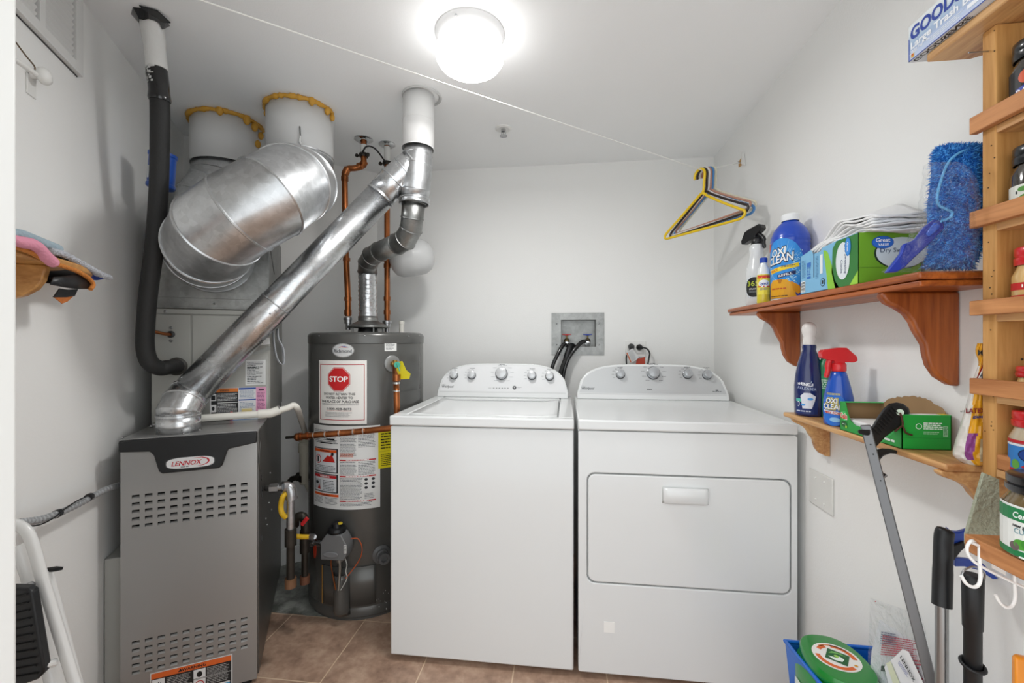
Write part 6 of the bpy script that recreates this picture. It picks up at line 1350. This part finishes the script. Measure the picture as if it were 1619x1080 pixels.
# ------------------------------------------------------------------ blue bin, pods tub, documents
BB=mat('#1266c8',.35,coat=.2,name='bin_blue')
t=thing('blue_bin','bright blue plastic bin holding the green tub, bottom right','bin',(.69,1.20,0))
T=[Vector((.585,1.028,.42)),Vector((.800,1.028,.42)),Vector((.800,1.275,.42)),Vector((.585,1.275,.42))]; cB=Vector((.70,1.15,0))
T=[Vector((.578,1.02,.42)),PD(1375,1018,1.115),Vector((.80,1.27,.42)),PD(1239,1012,1.166)]
T=[Vector((.60,.98,.42)),Vector((.802,.98,.42)),Vector((.802,1.235,.42)),Vector((.585,1.235,.42))]
m=MB(BB); ring=[]
for k,(z,f) in enumerate(((.006,.74),(.40,.985),(.42,1.0))): ring.append([Vector((cB.x+(p.x-cB.x)*f,1.11+(p.y-1.11)*f,z)) for p in T])
V=[p for r_ in ring for p in r_]; Fq=[]
for i in range(2):
    for j in range(4): Fq.append((i*4+j,i*4+(j+1)%4,(i+1)*4+(j+1)%4,(i+1)*4+j))
Fq.append((3,2,1,0)); m.add(V,Fq); m.build('bin_body',t,solid=.003,bevel=.012,bseg=3,smooth=40)
MB(BB).tube([p+Vector((0,0,.0)) for p in T],.0055,10,closed=True).build('rolled_rim',t,smooth=60)
# pods tub
GT=mat('#12802c',.3,coat=.5,name='tub_green')
cx_,cy_,zt3=.660,1.145,.238
t=thing('green_pods_tub','green laundry pods tub with round swirl emblem on its lid','detergent tub',(cx_,cy_,zt3))
t.rotation_euler=(math.radians(0),0,0)
def sq(a,b_,z,r,n=48,p=2.9): return [Vector((cx_+a*abs(math.cos(w_))**(2/p)*(1 if math.cos(w_)>0 else -1),cy_+b_*abs(math.sin(w_))**(2/p)*(1 if math.sin(w_)>0 else -1),z)) for w_ in [2*math.pi*i/n for i in range(n)]]
def stack(levels,m_,capt=True,p=2.9):
    V=[];n=48
    for a,b_,z in levels: V+=sq(a,b_,z,0,n,p)
    Fq=[(i*n+j,i*n+(j+1)%n,(i+1)*n+(j+1)%n,(i+1)*n+j) for i in range(len(levels)-1) for j in range(n)]
    Fq+=[tuple(range(n-1,-1,-1)),tuple((len(levels)-1)*n+j for j in range(n))]
    return MB(m_).add(V,Fq)
stack([(.062,.082,zt3),(.068,.088,zt3+.01),(.074,.094,zt3+.12),(.075,.095,zt3+.155),(.070,.090,zt3+.175),(.064,.084,zt3+.182)],GT).build('tub',t,smooth=40)
stack([(.066,.086,zt3+.183),(.068,.088,zt3+.188),(.068,.088,zt3+.203),(.065,.085,zt3+.209),(.058,.078,zt3+.210)],GT,p=2.4).build('lid',t,smooth=40)
mp=lambda u,v,o:Vector((cx_+u,cy_+v,zt3+.2102+o)); L=Lab(step=.0004)
# emblem turned towards the doorway
ca,sa=math.cos(math.radians(-30)),math.sin(math.radians(-30))
mp=lambda u,v,o:Vector((cx_+(u*ca-v*sa),cy_+.002+(u*sa+v*ca),zt3+.2102+o))
L.ell(0,0,.050,.050,'#e8e6e2',0)
for a0,a1,r0,r1,c in ((20,110,.034,.044,'#d8662a'),(130,165,.032,.042,'#d8662a'),(200,330,.035,.045,'#d8662a'),(60,150,.040,.0445,'#d88a5a')):
    n=12; P_=[(r1*math.cos(math.radians(a0+(a1-a0)*i/n)),r1*math.sin(math.radians(a0+(a1-a0)*i/n))) for i in range(n+1)]+[(r0*math.cos(math.radians(a1-(a1-a0)*i/n)),r0*math.sin(math.radians(a1-(a1-a0)*i/n))) for i in range(n+1)]; L.poly(P_,c,1)
L.poly([(-.022,-.018),(.022,-.024),(.026,.020),(-.018,.024)],'#155c2c',2).poly([(-.016,-.008),(-.004,-.017),(.012,-.014),(.016,-.002),(.006,.004),(.002,-.006),(-.008,-.006)],'#e4efe6',3).poly([(-.016,.004),(-.010,.016),(.006,.018),(.020,.010),(.008,.012),(-.004,.010)],'#6fb05a',3).ell(.0,.0,.005,.005,'#9fd060',4).ell(.038,-.010,.004,.004,'#d89a2a',2)
L.build('lid_emblem',t,mp)
L=Lab(step=.0005); L.rect(-.04,.02,.08,.11,'#d8e2da',0).lines(-.034,.03,.068,.085,9,'#3a3f78',1,.6,seed=61).build('front_label',t,plane((cx_-.0752,cy_,zt3),(0,-1,0),(0,0,1)))
# folded documents in a clear pouch
dd=lambda x,y:PD(x,y,1.02-.15*(x-1375)/90)
t=thing('document_pouch','clear plastic pouch of furnace papers leaning on the right wall','document pouch',PD(1420,1080,.96)); 
MB(film).sheet([[dd(1376+(x)*.9,945+25*x/80-0) for x in (0,20,45,70,90)],[dd(1374+x*1.0,1000) for x in (0,22,46,72,90)],[dd(1370+x*1.1,1100) for x in (0,22,46,72,90)]]).build('pouch',t,smooth=60)
MB(mat('#c8342a',.5)).sphere(dd(1384,951),.0012,n=6,m=4).build('punch_mark',t)
PW=mat('#dfe1e4',.55)
def dq(x,y,o=0): return PD(x,y,1.03-.15*(x-1375)/90-o)
pa=MB(PW).prism([dq(1391,980),dq(1440,1012),dq(1466,1060),dq(1468,1110),dq(1372,1110),dq(1378,1030)],Vector((.4,.6,0))*.002).build('printed_sheet',t)
def quadmap(P0,P1,P2,P3): return lambda u,v,o:(P0*(1-u)*(1-v)+P1*u*(1-v)+P2*u*v+P3*(1-u)*v)-ray(1420,1040)*o*3
L=Lab(step=.0006); L.lines(.08,.74,.35,.16,6,'#4a5678',0,.5,seed=71).lines(.12,.60,.75,.26,9,'#b8304a',0,.5,seed=72).lines(.4,.2,.55,.4,8,'#b8304a',0,.45,seed=73).rect(.16,.40,.16,.07,'#4a4c50',0).rect(.16,.1,.003,.3,'#8a8c90',0).rect(.32,.1,.003,.3,'#8a8c90',0).rect(.2,.2,.08,.003,'#8a8c90',0)
L.build('sheet_print',pa,quadmap(dq(1374,1110,.004),dq(1468,1110,.004),dq(1462,1000,.004),dq(1390,984,.004)))
en=MB(mat('#e6e6e8',.5)).prism([dq(1427,1027,.012),dq(1437,1031,.012),dq(1462,1085,.012),dq(1450,1110,.012),dq(1412,1110,.012),dq(1398,1055,.012)],Vector((.4,.6,0))*.002).build('envelope',t)
L=Lab(step=.0006); L.text('LENNOX',.1,.72,.09,'#22242a',0,w=.62,rot=-.15,bold=.02,shear=.2).lines(.1,.55,.4,.1,3,'#4a5aa0',0,.4,seed=75)
pa_=dq(1405,1098,.018); L.build('envelope_print',en,lambda u,v,o: PD(1421+34*u+ (0.72-v)*-40, 1040+58*u+(.72-v)*22, .0)if False else dq(1419+38*u*1.0-(v-.72)*-18,1034+62*u*.9-(v-.72)*60,.018+o*2))
MB(mat('#d9dcc0',.5)).prism([dq(1401,1049,.016),dq(1408,1046,.016),dq(1424,1084,.016),dq(1415,1090,.016)],Vector((.4,.6,0))*.001).build('sticker_strip',t)
# orange item at lower right
t=thing('orange_scraper','small orange plastic handle at the lower right edge','scraper',PD(1622,1080,.62)); 
MB(mat('#e08a1c',.4,coat=.3)).prism([PD(x,y,.62) for x,y in ((1606,1044),(1612,1040),(1640,1046),(1640,1110),(1606,1110))],Vector((.3,.9,0))*.012).build('handle',t,bevel=.003)
L=Lab();
